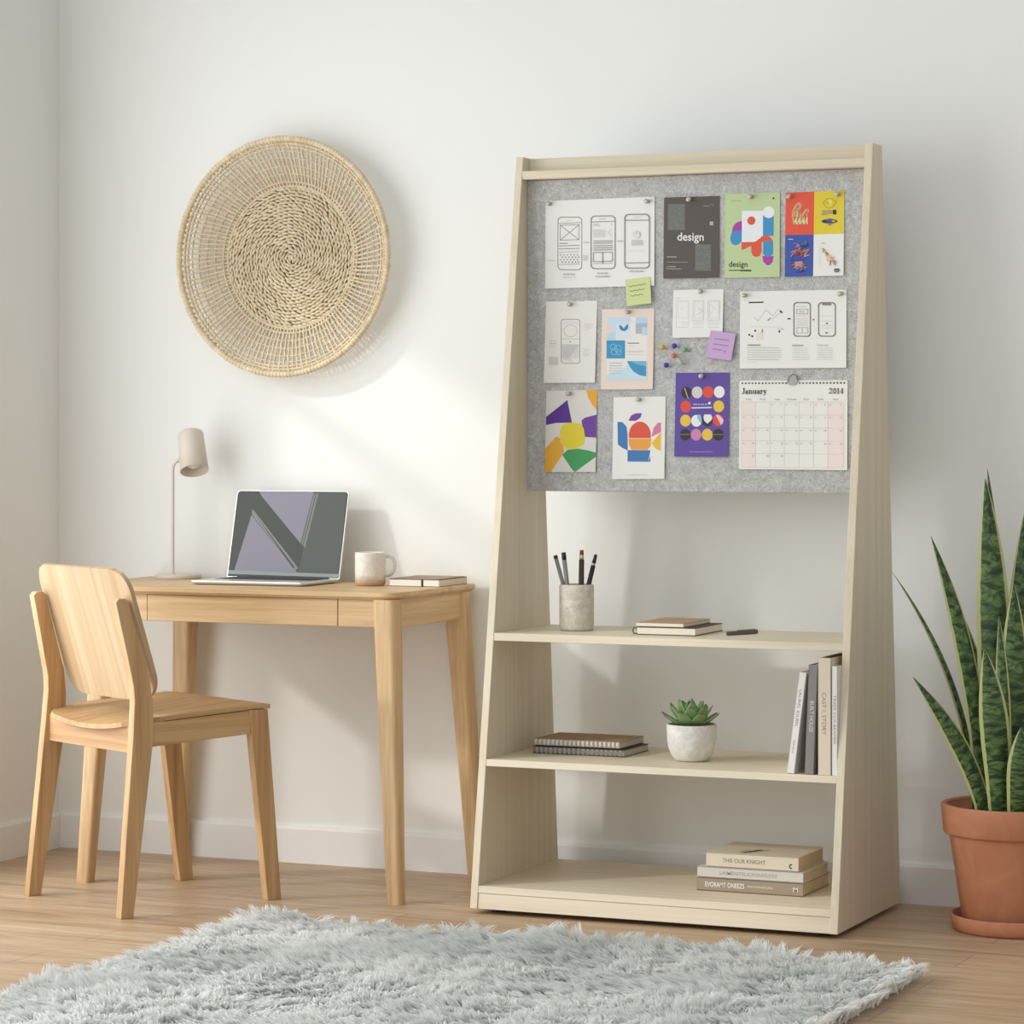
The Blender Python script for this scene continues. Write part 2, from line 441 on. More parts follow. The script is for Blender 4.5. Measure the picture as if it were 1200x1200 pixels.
# four-colour poster
S = Sheet((2.1588, 1.684), (2.3014, 1.6846), (2.1576, 1.487), (62, 112), (775, 95), (58, 1145), WH)
OR = paint('#E2553A', .6); YL = paint('#E2CB35', .6); BU = paint('#3B54A6', .6); CR = paint('#E9DFA8', .6); OL = paint('#6B7A3A', .6)
S.poly([(62, 112), (412, 104), (408, 628), (58, 632)], OR).poly([(412, 104), (775, 95), (770, 620), (408, 628)], YL).poly([(58, 632), (408, 628), (404, 1143), (58, 1145)], BU)
for pts in ([(150, 400), (160, 330), (190, 270), (225, 245), (250, 262), (235, 300), (205, 330), (195, 400)], [(185, 400), (190, 350)], [(215, 400), (240, 345), (225, 400), (262, 400), (290, 360)], [(300, 340), (330, 322), (340, 345)]):
    S.line(pts, 20, CR).line(pts, 8, OL)
for x in (155, 200, 245, 290):
    S.line([(x, 420), (x+12, 500), (x+30, 430), (x+40, 495)], 14, CR).line([(x+5, 430), (x+16, 490)], 6, OL)
S.line([(320, 370), (335, 450)], 6, CR)
OC = paint('#B79A22', .6); NV = paint('#2A2F52', .6); MV = paint('#9A8292', .6)
S.line([(520, 240), (560, 195), (620, 190), (680, 230), (640, 290), (600, 310), (555, 295)], 7, OC, True).ell(610, 235, 28, 34, paint('#EAD67A')).line([(560, 240), (590, 250)], 10, OC)
for i in range(8): S.line([(510+22*i, 395-4*i), (520+22*i, 330+3*(i % 3))], 9, MV)
S.rect(640, 330, 680, 385, NV)
S.ell(598, 468, 95, 26, NV).ell(600, 455, 45, 20, paint('#4C5C92')).ell(650, 468, 22, 9, YL).poly([(565, 490), (640, 490), (600, 525)], MV)
r = random.Random(9)
PK = paint('#C98E84', .6); DB = paint('#1F2A5C', .6)
for cy, cx, w in ((750, 235, 90), (840, 235, 110), (910, 240, 120), (985, 215, 90), (1050, 240, 60)):
    for i in range(5):
        x = cx+r.uniform(-w, w*.6); y = cy+r.uniform(-30, 30)
        S.line([(x, y), (x+r.uniform(20, 90), y+r.uniform(-40, 30)), (x+r.uniform(-20, 60), y+r.uniform(10, 50))], r.uniform(7, 12), r.choice((PK, PK, DB, paint('#7C7F9C'))))
S.poly([(150, 860), (230, 815), (310, 850), (240, 870)], paint('#C4442F')).ell(225, 855, 26, 18, paint('#7E1F22')).rect(160, 885, 290, 935, paint('#3A4EA8')).poly([(180, 960), (280, 950), (260, 1010), (190, 1020)], PK)
S.line([(105, 684), (160, 684)], 10, paint('#C8CCE4'))
S.line([(495, 735), (545, 740), (520, 720)], 6, INK2).line([(485, 770), (490, 1000)], 4, INK3)
for i in range(11):
    x = 515+15*i; y = 800+17*i
    S.line([(x, y), (x+22, y+10), (x+6, y+40)], 9, paint('#E09A72') if i % 3 else paint('#3A3836'))
S.ell(600, 925, 30, 40, paint('#EDBE9B')).line([(655, 900), (660, 915)], 9, INK).line([(620, 950), (610, 1005)], 10, paint('#3A3836')).line([(650, 960), (680, 950), (655, 990), (680, 995)], 7, INK)
S.fillrr(662, 1045, 722, 1088, 14, BLK).scrib(672, 712, 1062, 5, WH).scrib(672, 712, 1076, 5, WH)
S.done('poster', 'poster split into orange, yellow, blue and white quarters with small drawings', 'poster')

# phone layout sheet
S = Sheet((1.5506, 1.4404), (1.6842, 1.4403), (1.5457, 1.2436), (45, 72), (557, 62), (22, 890), WH2)
S.rr(198, 250, 384, 690, 26, 6, INK).ell(290, 364, 68, 64, INK2).ell(290, 364, 63, 59, WH2).line([(215, 296), (260, 282), (320, 280), (366, 292)], 4, INK2).line([(200, 446), (382, 446)], 5, INK2).ell(288, 474, 8, 6, INK)
for i in range(9):
    S.line([(205+20*i, 500), (205+20*i+min(100, 378-205-20*i), 500+min(100, 378-205-20*i)*1.4)], 4, INK2)
    S.line([(205+20*i, 500), (max(205, 105+20*i), 500+min(100, 20*i)*1.4)], 4, INK2)
for i in range(4): S.line([(205, 530+30*i), (205+(4-i)*26, 530+30*i+(4-i)*36)], 4, INK2)
for y, a, b in ((296, 430, 505), (315, 430, 500), (336, 430, 495), (356, 430, 460), (552, 412, 486), (576, 420, 460), (598, 415, 480), (612, 425, 470), (492, 80, 150), (468, 80, 145), (518, 85, 140)): S.scrib(a, b, y, 6, INK2 if y == 492 else INK3)
S.rect(75, 628, 162, 704, paint('#CFCBC5'))
for i in range(4): S.line([(75, 634+20*i), (162, 634+20*i)], 3, INK3)
S.done('wireframe_sheet', 'white sheet with a single phone drawing with a circle, left edge of the felt board', 'paper')

# peach and blue poster
PB = paint('#C6DCEC', .6); TB = paint('#3A93BF', .6)
S = Sheet((1.6968, 1.4192), (1.8305, 1.4193), (1.6943, 1.2267), (608, 150), (1133, 142), (597, 958), paint('#EAD8CB', .6))
S.rect(655, 232, 1062, 862, paint('#E9E6DF')).poly([(660, 232), (900, 232), (890, 300), (740, 370), (660, 300)], PB).poly([(655, 300), (740, 350), (655, 400)], paint('#EBCFC2'))
S.poly([(655, 400), (745, 360), (750, 460), (655, 460)], paint('#BBD9E2')).rect(755, 300, 895, 442, paint('#D6E2EC'))
S.poly([(780, 310), (805, 312), (828, 345), (850, 310), (876, 300), (870, 345), (845, 368), (810, 366), (785, 345)], paint('#4B7FAE'))
S.rect(948, 232, 1062, 290, paint('#B9D3E8')).rect(948, 290, 1062, 395, paint('#A9B7BF')).rect(1010, 330, 1062, 410, paint('#BCD5E8'))
S.rect(655, 462, 842, 644, TB)
for c in ((725, 530, 32), (770, 545, 36), (735, 575, 34), (780, 580, 28)):
    S.line([(c[0]+c[2]*math.cos(a*.7), c[1]+c[2]*math.sin(a*.7)) for a in range(10)], 5, paint('#8CCBE2'))
S.scrib(868, 985, 490, 10, INK, 0, .1).scrib(870, 935, 522, 6, INK3).scrib(868, 1030, 574, 7, INK2, 0, .1).scrib(868, 1030, 604, 5, INK3)
S.poly([(655, 820), (862, 730), (862, 668), (1062, 668), (1062, 862), (655, 862)], paint('#C9DEE8'))
S.poly([(864, 670), (1056, 670), (1056, 822), (990, 812), (930, 775), (890, 725)], TB).poly([(900, 672), (1056, 672), (1056, 720), (960, 700)], paint('#6FB6D2'))
for y in (690, 718, 745, 770, 795): S.scrib(685, 815, y, 8 if y < 720 else 5, paint('#9DB0BA'))
S.done('poster', 'peach bordered poster with pale and bright blue blocks', 'poster')

# small sketch sheet
S = Sheet((1.8791, 1.4618), (2.0052, 1.4622), (1.8776, 1.3484), (267, 108), (907, 95), (262, 718), WH)
for a, b in ((310, 470), (520, 660), (712, 862)):
    S.line([(a, 246), (b, 242), (b, 490 if a != 310 else 580), (a, 494 if a != 310 else 585)], 6, INK3, True)
    S.line([(a+20, 262), (b-14, 258), (b-14, 460), (a+20, 462)], 4, INK3, True)
    for y in (520, 545, 582): S.line([(a+(70 if a == 310 else 0), y), (b, y-2)], 5, INK3)
S.ell(375, 350, 9, 9, INK3).line([(590, 330), (640, 380), (575, 420)], 5, INK3).line([(740, 290), (800, 340), (735, 420)], 4, INK3).scrib(285, 360, 212, 5, INK3)
S.done('sketch_sheet', 'small white sheet with faint sketched boxes, upper middle of the felt board', 'paper')

# chart sheet
S = Sheet((2.0464, 1.4552), (2.3069, 1.455), (2.0464, 1.2741), (68, 58), (1135, 38), (65, 830), WH)
S.line([(160, 168), (302, 164)], 13, BLK).line([(205, 312), (250, 352), (330, 242), (400, 300), (460, 228)], 5, INK2).line([(395, 336), (470, 270)], 5, INK2)
S.line([(350, 346), (378, 322)], 10, INK).line([(474, 250), (492, 268)], 16, BLK).line([(552, 330), (575, 328)], 13, BLK).line([(175, 410), (500, 412)], 4, INK3)
for x, y in ((222, 450), (162, 492), (192, 505), (466, 456)): S.ell(x, y, 10, 11, BLK, n=10)
S.line([(295, 436), (292, 465)], 11, INK).line([(450, 434), (512, 432)], 7, INK2)
S.rect(230, 470, 300, 540, paint('#E6E2D4'))
S.rr(612, 168, 776, 502, 30, 11, INK).scrib(640, 740, 206, 6, INK2)
S.line([(640, 236), (750, 232), (750, 278), (640, 280)], 8, INK2, True).scrib(665, 720, 258, 10, INK2)
for y in (300, 330, 350, 370, 390): S.line([(640, y), (750, y-2)], 4, INK2)
S.line([(640, 416), (750, 414), (750, 470), (640, 470)], 6, INK2, True).line([(694, 414), (694, 470)], 7, INK2)
S.rr(858, 168, 1024, 500, 34, 10, INK).fillrr(892, 166, 986, 194, 12, INK)
for y in (300, 352, 396, 420): S.line([(880, y), (1000, y-2)], 4, INK3)
S.ell(942, 374, 12, 8, INK).ell(938, 466, 13, 8, INK).ell(808, 336, 9, 9, INK)
S.scrib(146, 275, 594, 11, INK, 0, .1).scrib(596, 710, 594, 9, INK, 0, .1).scrib(845, 955, 590, 9, INK2, 0, .1)
for i in range(6): S.line([(145, 620+24*i), ((466 if i == 0 else 485) if i < 5 else 466, 618+24*i)], 5, INK2)
S.line([(145, 764), (240, 762)], 4, INK3)
for i in range(6):
    S.scrib(598, 750+(20 if i > 2 else 0), 622+22*i, 5, INK3); S.scrib(846, 1000, 618+22*i, 6, INK3, 4)
S.done('wireframe_sheet', 'wide white sheet with a line chart and two phone outlines, above the calendar', 'paper')

# yellow abstract print
S = Sheet((1.5515, 1.2248), (1.6842, 1.2259), (1.5481, 1.0281), (187, 590), (462, 586), (180, 1030), paint('#DEDAD4', .65))
VI = paint('#53278F', .6); VI2 = paint('#6C3D98', .6); YE = paint('#E2CF2E', .6); GO = paint('#E5A92E', .6); GR = paint('#3F9A56', .6)
S.poly([(301, 640), (327, 762), (240, 764), (186, 776), (186, 732)], VI).poly([(462, 718), (462, 842), (396, 838), (386, 800), (378, 750), (396, 735)], VI2)
S.poly([(402, 587), (462, 586), (462, 695), (435, 665), (415, 630)], GO).poly([(182, 905), (240, 838), (275, 850), (285, 920), (250, 975), (215, 1030), (180, 1030)], GO)
S.poly([(262, 810), (275, 775), (310, 762), (370, 765), (390, 790), (400, 850), (390, 880), (350, 903), (300, 905), (265, 870)], YE)
S.poly([(275, 935), (305, 908), (360, 902), (410, 910), (460, 922), (460, 945), (345, 1030), (330, 1015)], GR)
S.done('art_print', 'art print with yellow, violet, orange and green shapes, bottom left of the felt board', 'poster')

# fruit print
S = Sheet((1.7263, 1.2083), (1.8596, 1.2099), (1.7239, 1.0122), (550, 625), (832, 620), (545, 1068), WH)
B2 = paint('#3E79B4', .6)
S.poly([(572, 758), (600, 760), (622, 785), (628, 830), (629, 912), (598, 898), (575, 880)], B2).rect(628, 910, 752, 972, B2).poly([(752, 910), (740, 972), (752, 940)], WH)
S.ell(694, 832, 60, 76, RD, 170, 370, 20).poly([(632, 848), (757, 848), (752, 890), (735, 908), (650, 908), (636, 885)], paint('#EDA142'))
S.poly([(757, 838), (768, 790), (790, 762), (808, 762), (808, 812)], paint('#D97C9E')).poly([(757, 872), (808, 812), (808, 912), (785, 905), (765, 885)], paint('#EDBE3C'))
S.poly([(632, 752), (645, 725), (668, 712), (704, 711), (697, 735), (672, 752)], paint('#74419C')).scrib(632, 740, 1044, 4, INK3)
S.done('art_print', 'white print with a red and orange round fruit, violet leaf and blue block', 'poster')

# purple dots poster
S = Sheet((1.8851, 1.2655), (2.0201, 1.2651), (1.8827, 1.0671), (75, 72), (728, 72), (57, 1105), paint('#5E489C', .6))
DKC = paint('#2C2A33', .6); GYC = paint('#D2CFCA', .6); RDC = paint('#E14C38', .6); YLC = paint('#E6C243', .6); PKC = paint('#CF85AC', .6)
for x, y, m in ((207, 316, DKC), (335, 314, GYC), (469, 312, RDC), (604, 310, WH), (197, 490, RDC), (598, 486, YLC), (194, 662, YLC), (327, 664, PW), (460, 660, DKC), (592, 656, RDC), (192, 836, DKC), (324, 836, PKC), (459, 835, YLC), (592, 835, DKC)):
    S.ell(x, y, 65, 73, m)
S.line([(185, 265), (225, 385)], 14, paint('#C49A7C')).poly([(335, 592), (372, 586), (392, 640), (385, 700), (340, 640)], paint('#8FC4DC'))
S.poly([(412, 620), (425, 585), (500, 585), (522, 620), (510, 655), (462, 700), (420, 660)], WH).poly([(560, 590), (600, 592), (655, 650), (650, 690), (625, 712)], paint('#E8C9CF'))
S.line([(130, 832), (252, 832)], 8, paint('#8A8A3C')).line([(530, 832), (656, 832)], 8, paint('#8A8A3C'))
S.scrib(290, 460, 462, 16, paint('#B7A9DA'), 0, .2).ell(486, 448, 16, 18, WH).line([(275, 505), (512, 500)], 17, paint('#D9D2EC')).scrib(240, 525, 1046, 10, paint('#9D8FC8'), 0, .2)
S.done('poster', 'purple poster with rows of coloured circles', 'poster')

# sticky notes
S = Sheet((1.7579, 1.4886), (1.8208, 1.4946), (1.7644, 1.4252), (0, 0), (100, 0), (0, 100), paint('#CFD898', .6), .0058, .006)
for i, y in enumerate((28, 46, 64)):
    S.line([(12+3*i+k*10, y+3*((k % 2)-.5)-k*.4) for k in range(8-i)], 3.2, paint('#8A9858'))
S.done('sticky_note', 'yellow green sticky note with handwriting on the lower corner of the three phone sheet', 'sticky note', 'sticky notes on the felt board')
S = Sheet((1.9745, 1.3649), (2.0375, 1.3562), (1.9644, 1.3016), (0, 0), (100, 0), (0, 100), paint('#C9A6D1', .6), .0058, .006)
for i, y in enumerate((28, 48, 66)):
    S.line([(22, y), (78-(22 if i == 2 else 0), y)], 3.2, paint('#9273A6'))
S.ell(70, 70, 3.5, 4.5, paint('#9273A6'), n=8)
S.done('sticky_note', 'lilac sticky note with handwriting beside the loose coloured pins', 'sticky note', 'sticky notes on the felt board')

# calendar
T, t_ = .20, .075
def arc_(cx, cy, rx, ry, a0, a1, n=9): return [(cx+rx*math.cos(math.radians(a0+(a1-a0)*i/n)), cy+ry*math.sin(math.radians(a0+(a1-a0)*i/n))) for i in range(n+1)]
SERIF = {
 'J': (.62, [([(.38, .98), (.38, .25)], T), (arc_(.24, .22, .15, .22, 0, -170), t_*1.4), ([(.14, .98), (.60, .98)], t_), ([(.08, .16), (.12, .12)], T)]),
 'a': (.62, [([(.42, .52), (.42, .06)], T), (arc_(.26, .50, .17, .15, 20, 170), t_), ([(.12, .46), (.13, .50)], T*.8), (arc_(.24, .20, .13, .17, 80, 280), T*.8), ([(.24, .38), (.42, .42)], t_), ([(.42, .04), (.58, .04)], t_)]),
 'n': (.74, [([(.16, .64), (.16, .02)], T), ([(.02, .63), (.2, .63)], t_), ([(.02, .02), (.32, .02)], t_), (arc_(.36, .46, .17, .18, 150, 0), t_*1.3), ([(.54, .48), (.54, .02)], T), ([(.42, .02), (.70, .02)], t_)]),
 'u': (.74, [([(.16, .62), (.16, .16)], T), ([(.02, .63), (.2, .63)], t_), (arc_(.34, .18, .17, .17, 190, 340), t_*1.3), ([(.54, .64), (.54, .02)], T), ([(.42, .63), (.56, .63)], t_), ([(.54, .02), (.70, .02)], t_)]),
 'r': (.54, [([(.16, .64), (.16, .02)], T), ([(.02, .63), (.2, .63)], t_), ([(.02, .02), (.34, .02)], t_), (arc_(.36, .44, .17, .18, 150, 60), t_), ([(.42, .55), (.46, .57)], T*.9)]),
 'y': (.62, [([(.12, .63), (.32, .06)], T), ([(.54, .63), (.24, -.18)], t_), ([(.0, .63), (.28, .63)], t_), ([(.42, .63), (.64, .63)], t_), ([(.10, -.22), (.20, -.20)], T*.8)]),
 '2': (.62, [(arc_(.28, .72, .20, .26, 170, -20), T*.85), ([(.46, .64), (.08, .10)], t_*1.3), ([(.05, .07), (.54, .07)], T*.8), ([(.53, .05), (.55, .2)], t_)]),
 '0': (.62, [(arc_(.30, .50, .19, .47, 60, 300), T*.8), (arc_(.30, .50, .19, .47, -60, 60), T*.8)]),
 '1': (.50, [([(.24, .98), (.24, .02)], T), ([(.06, .02), (.44, .02)], t_), ([(.06, .86), (.24, .97)], t_)]),
 '4': (.62, [([(.40, .98), (.40, .02)], T), ([(.40, .98), (.04, .30)], t_), ([(.03, .27), (.58, .27)], t_*1.4), ([(.28, .02), (.52, .02)], t_)])}
def serif(S, word, x, y, h, fit, m):
    tot = sum(SERIF[c][0] for c in word); kx = fit/tot
    for c in word:
        wd, st = SERIF[c]
        for pts, w_ in st: S.line([(x+p*kx, y-q*h) for p, q in pts], w_*h*.82, m); S.layer -= 1
        x += wd*kx
    S.layer += 1
S = Sheet((2.0449, 1.246), (2.3094, 1.2452), (2.0449, 1.0378), (62, 97), (1137, 93), (58, 985), paint('#EDEBE3', .65), .002, .004, .0018)
PKS = paint('#EFE1DC', .65); GRD = paint('#C9C5BD', .65)
S.rect(86, 312, 228, 962, PKS).rect(945, 308, 1100, 955, PKS)
cx = [86, 228, 370, 514, 660, 803, 945, 1100]; cy = [312, 440, 570, 700, 826, 962]
for x in cx: S.line([(x, 308), (x, 960)], 3.5, GRD)
for y in cy: S.line([(86, y), (1100, y-3)], 3.5, GRD)
for i in range(31):
    x = 92+33.8*i
    if not 545 < x < 655: S.ell(x, 124-i*.15, 8.5, 9, paint('#33322F'), n=10)
serif(S, 'January', 88, 230, 56, 250, BLK); serif(S, '2014', 955, 226, 52, 146, BLK)
for i, w in enumerate(('Sunday', 'Monday', 'Tuesday', 'Wednesday', 'Thursday', 'Friday', 'Saturday')):
    S.text(w, (cx[i]+cx[i+1])/2-(28 if w != 'Wednesday' else 48), 290, 22, INK, 56 if w != 'Wednesday' else 96)
d = 1
for rw in range(5):
    for c in range(7):
        if (rw == 0 and c < 2) or (rw == 4 and c > 2): continue
        S.text(str(d), cx[c+1]-34, cy[rw]+32, 26, INK); d += 1
        if (c+rw) % 4 and rw < 4: S.scrib(cx[c]+16, cx[c]+32, cy[rw]+24, 9, INK2)
cal = S.done('wall_calendar', 'spiral wall calendar reading January 2014, bottom right of the felt board', 'calendar')
g = G(); hx = .132
g.prism([(hx-.014, -.006), (hx-.006, -.0118), (hx+.007, -.0108), (hx+.0128, -.002), (hx+.0125, .006), (hx+.004, .0135), (hx-.005, .0115), (hx-.010, .004)], 'y', -.0056, -.0028, paint('#A9A7A3', .4, .2), .0004, 1)
hg = g.obj('hanger', cal)
G().tube([(hx-.012, -.0062, -.004), (hx-.008, -.0062, .008), (hx+.0005, -.0062, .0140), (hx+.009, -.0062, .0105), (hx+.0125, -.0062, 0)], .0012, paint('#7F7D79', .35, .6), 6).obj('hook', hg)

# push pins through the papers
SILV = paint('#B9B2A6', .35, .35)
def pin_mesh(head):
    g = G()
    g.lathe([(.0005, -.0005), (.0046, 0), (.0048, .0012), (.0028, .0026), (.0024, .0065), (.0042, .0085), (.0058, .0098), (.0060, .0112), (.0052, .0124), (.0006, .0128)], head, 16)
    g.lathe([(.0006, -.006), (.0006, .001)], paint('#9A9894', .3, .8), 6)
    return g
pins = [(1.5616, 1.6761, 'left corner of the three phone sheet'), (1.8155, 1.6744, 'right corner of the three phone sheet'),
        (1.9215, 1.6751, 'top of the dark brown poster'), (2.075, 1.6763, 'top of the pale green poster'),
        (2.1695, 1.6733, 'orange corner of the four quarter poster'), (2.2878, 1.6755, 'yellow corner of the four quarter poster'),
        (1.6152, 1.4329, 'top of the single phone sheet'), (1.7653, 1.411, 'top of the peach bordered poster'),
        (1.9494, 1.4574, 'top of the small sketch sheet'), (2.0602, 1.4463, 'left corner of the line chart sheet'),
        (2.295, 1.446, 'right corner of the line chart sheet'), (1.613, 1.2181, 'top of the yellow and violet print'),
        (1.7937, 1.2019, 'top of the round fruit print'), (1.9516, 1.2567, 'top of the purple circles poster')]
proto = None
for x, z, where in pins:
    if proto is None: o = proto = pin_mesh(SILV).obj('push_pin')
    else:
        o = proto.copy(); COL.objects.link(o)
    o.location = (x, YB-.0020, z); o.rotation_euler = (PI/2+random.uniform(-.12, .12), 0, random.uniform(-.15, .15))
    tag(o, 'silver push pin through the '+where, 'push pin', 'push pins holding the papers')
# loose ball pins
for x, z, c, lab in ((1.8546, 1.3264, '#D9B23A', 'yellow ball pin, leftmost of the loose pins'), (1.8849, 1.3291, '#4A38B4', 'violet ball pin between the yellow and green pins'),
                     (1.9119, 1.3197, '#6FB07C', 'green ball pin, rightmost of the loose pins'), (1.8838, 1.3058, '#D3714A', 'orange ball pin in the middle of the loose pins'),
                     (1.9011, 1.2895, '#A3BDB8', 'pale teal barrel pin below the orange pin'), (1.8644, 1.2837, '#4A38B4', 'violet ball pin, lowest of the loose pins')):
    p = thing('ball_pin', lab, 'push pin', (x, YB, z), 0, 'loose coloured pins on the felt board')
    hd = Vector((0, -.011, 0)); tipp = Vector((.011, .004, -.005))
    g = G()
    if 'barrel' in lab:
        g.tube([hd+Vector((-.004, -.001, .006)), hd+Vector((-.003, -.001, .0055)), hd+Vector((.004, 0, -.004)), hd+Vector((.005, 0, -.005))], [.004, .0052, .0056, .0042], paint(c, .4), 12)
    else:
        g.lathe([(.0062*math.sin(PI*i/10)+.0001, -.0062*math.cos(PI*i/10)) for i in range(11)], paint(c, .4), 16, hd)
    g.obj('head', p)
    G().tube([hd, tipp], .0007, paint('#5E5B57', .3, .7), 6).obj('needle', p)

# ------------------------------------------------------------------ things on the shelves
# pen cup and pens
CX, CY, CZ = 1.644, -.302, .6507
cup = thing('pen_cup', 'speckled beige stoneware cup holding pens on the upper shelf', 'cup', (CX, CY, CZ))
G().lathe([(.0005, 0), (.036, 0), (.0395, .002), (.0415, .007), (.0415, .105), (.0405, .109), (.0385, .110), (.037, .108), (.0365, .012), (.0005, .012)], STONE, 48).obj('body', cup)
Rv = Vector((.915, .403, 0)); Fv = Vector((-.403, .915, 0))
def pen(name, lab, top_r, top_z, low_r, dep, mats, rad=.0047):
    low = Vector((CX, CY, CZ+.0135))+Rv*low_r+Fv*dep; top = Vector((CX, CY, top_z))+Rv*top_r+Fv*dep*1.2
    p = thing(name, lab, 'pen', low, 0, 'pens in the stoneware cup')
    ax = top-low; L = ax.length; ax.normalize(); q = Vector((0, 0, 1)).rotation_difference(ax).to_matrix().to_4x4()
    for nm, a, b, r0, r1, m in mats:
        G().lathe([(.0004, a*L), (r0*rad, a*L), (r1*rad, b*L), (.0004, b*L)], m, 14, (0, 0, 0), q).obj(nm, p)
GY = paint('#8E8B88', .4, .3); BKP = paint('#1E1D1D', .35)
pen('pen', 'slim grey pen leaning furthest left in the cup', -.051, .829, -.006, .012, (('body', 0, .955, 1, 1, GY), ('cap', .955, 1, 1.05, 1.05, BKP)))
pen('pen', 'grey pen with a thick black end, second from left in the cup', -.0315, .837, -.012, -.008, (('body', 0, .90, 1.1, 1.1, GY), ('cap', .90, 1, 1.15, 1.15, BKP)))
pen('pencil', 'brown pencil with a red eraser standing upright in the cup', .0125, .842, .010, .006, (('body', 0, .87, 1.45, 1.35, paint('#4A3630', .4)), ('ferrule', .87, .94, 1.1, 1.1, paint('#C9B9A8', .3, .6)), ('eraser', .94, 1, 1.05, .95, paint('#7E3A34', .7))))
pen('pen', 'black pen with a rounded end leaning right in the cup', .046, .832, .006, -.006, (('body', 0, .84, 1.3, 1.2, paint('#2A2827', .3, .3)), ('ring', .84, .88, .9, .9, paint('#B8B4AE', .3, .8)), ('cap', .88, 1, 1.05, .8, BKP)))

# notebooks on the upper shelf
CREAM = paint('#E4DCCB', .8); CRP = m_mottled('page_edges', '#CFC4AE', '#DDD3BF', 10, .85, 0, None, 0)
def closed_book(name, lab, cat, loc, w, d, h, cover, page, rotz=0, group=None, ct=.0018, front='spine', over=.0025):
    """lying book; x width, y depth; spine along the front (y=0) edge unless front='page'"""
    o = thing(name, lab, cat, loc, rotz, group)
    g = G()
    g.box(0, w, 0, d, 0, ct, cover, ct*.4, 1); g.box(0, w, 0, d, h-ct, h, cover, ct*.4, 1)
    if front == 'spine': g.box(0, w, 0, ct, ct*.5, h-ct*.5, cover, ct*.3, 1)
    cv = g.obj('cover', o)
    G().box(over, w-over, (ct if front == 'spine' else over), d-over, ct, h-ct, page).obj('pages', o)
    return o, cv
o, c = closed_book('notebook', 'black edged notebook under the kraft notebook on the upper shelf', 'notebook', (1.832, -.388, .6507), .145, .20, .0185, paint('#37332F', .6), CREAM, .02, None, .0018, 'page', .001)
G().tube([(.002, .004, .003), (-.009, .006, .002), (-.0125, .006, .009), (-.009, .006, .016), (.002, .004, .0165)], .0016, paint('#4A4540', .6), 8).obj('elastic_strap', o)
o, c = closed_book('notebook', 'kraft brown notebook lying on the black edged notebook', 'notebook', (1.829, -.386, .6697), .118, .195, .0095, KRAFT, CREAM, .02, None, .0012, 'page', .0006)
# pen on the upper shelf
p = thing('pen', 'flat dark grey pen lying alone on the upper shelf', 'pen', (2.035, -.335, .6507), math.radians(68))
G().prism([(.006, -.0035), (.016, -.0055), (.106, -.0055), (.110, -.003), (.110, .003), (.106, .0055), (.016, .0055), (.006, .0035), (0, 0)], 'z', .0002, .0092, paint('#655F58', .45, .2), .0016, 2).obj('body', p)
G().box(.04, .103, -.002, .002, .0092, .0108, paint('#6B655E', .4, .3), .0006, 1).obj('clip', p)

# spiral notebooks on the middle shelf
def spiral_nb(lab, loc, w, d, h, cover, ring, page, ringr):
    o = thing('spiral_notebook', lab, 'notebook', loc, 0, 'spiral notebooks on the middle shelf')
    G().box(0, w, .004, d, .0, .0012, paint('#3A332C', .7), .0004, 1).box(0, w, .004, d, h-.0014, h, cover, .0005, 1).obj('cover', o)
    G().box(.001, w-.0015, .005, d-.002, .0012, h-.0014, page).obj('pages', o)
    g = G(); n = 20
    for i in range(n):
        x = .006+(w-.012)*i/(n-1)
        for dx in (-.0016, .0016):
            g.tube([(x+dx, .006+ringr*1.15*math.cos(a), h/2+h*.43*math.sin(a)) for a in [PI*.5+PI*k/8 for k in range(9)]], .0011, ring, 6)
    g.obj('spiral_binding', o)
    return o
spiral_nb('grey bound spiral notebook at the bottom of the pair on the middle shelf', (1.549, -.352, .3569), .236, .165, .0165, paint('#4A443D', .7), paint('#8A857D', .4, .2), paint('#BDB6AA', .8), .0055)
spiral_nb('brown covered spiral notebook with white binding, on top of the other one', (1.551, -.347, .3752), .222, .160, .0165, KRAFT2, paint('#ECE7DB', .5), paint('#C4BCAE', .8), .0055)

# succulent
SX, SY, SZ = 1.953, -.345, .3569
su = thing('potted_succulent', 'small green succulent in a white concrete pot on the middle shelf', 'plant', (SX, SY, SZ))
G().lathe([(.0005, 0), (.034, 0), (.040, .003), (.048, .014), (.054, .030), (.0575, .050), (.0585, .083), (.0575, .0855), (.0545, .0855), (.0530, .082), (.050, .074), (.0005, .074)], CONC, 56).obj('pot', su)
G().lathe([(.0005, .0745), (.051, .0745), (.045, .079), (.0005, .081)], SOIL, 32).obj('soil', su)
def m_succ():
    m, nt, b = new_mat('succulent_leaf')
    uv = N(nt, 'ShaderNodeUVMap'); sp = N(nt, 'ShaderNodeSeparateXYZ'); nt.links.new(uv.outputs['UV'], sp.inputs[0])
    r = ramp(nt, [(0, '#66854F'), (.55, '#93B077'), (.88, '#7F9C66'), (1, '#5A4A3C')]); nt.links.new(sp.outputs['Y'], r.inputs['Fac'])
    nt.links.new(r.outputs['Color'], b.inputs['Base Color']); b.inputs['Roughness'].default_value = .45
    b.inputs['Subsurface Weight'].default_value = .0
    return m
SUCC = m_succ()
def succ_leaf(L, wid, th):
    rings = []; uv = []; nv, nr = 11, 12
    for i in range(nv+1):
        t = i/nv
        w = wid*(.55+.9*t)*(1-t**2.6)**.75 if t < 1 else 0
        w = max(w, .0004); h = th*(1-.75*t)*(1 if t < 1 else .1)
        curl = .25*L*t*t
        rings.append([(L*t, w*math.cos(2*PI*j/nr), curl+(h*math.sin(2*PI*j/nr)*(1.0 if math.sin(2*PI*j/nr) < 0 else .35))) for j in range(nr)])
        uv += [(.5, t)]*nr
    return rings, uv
k = 0
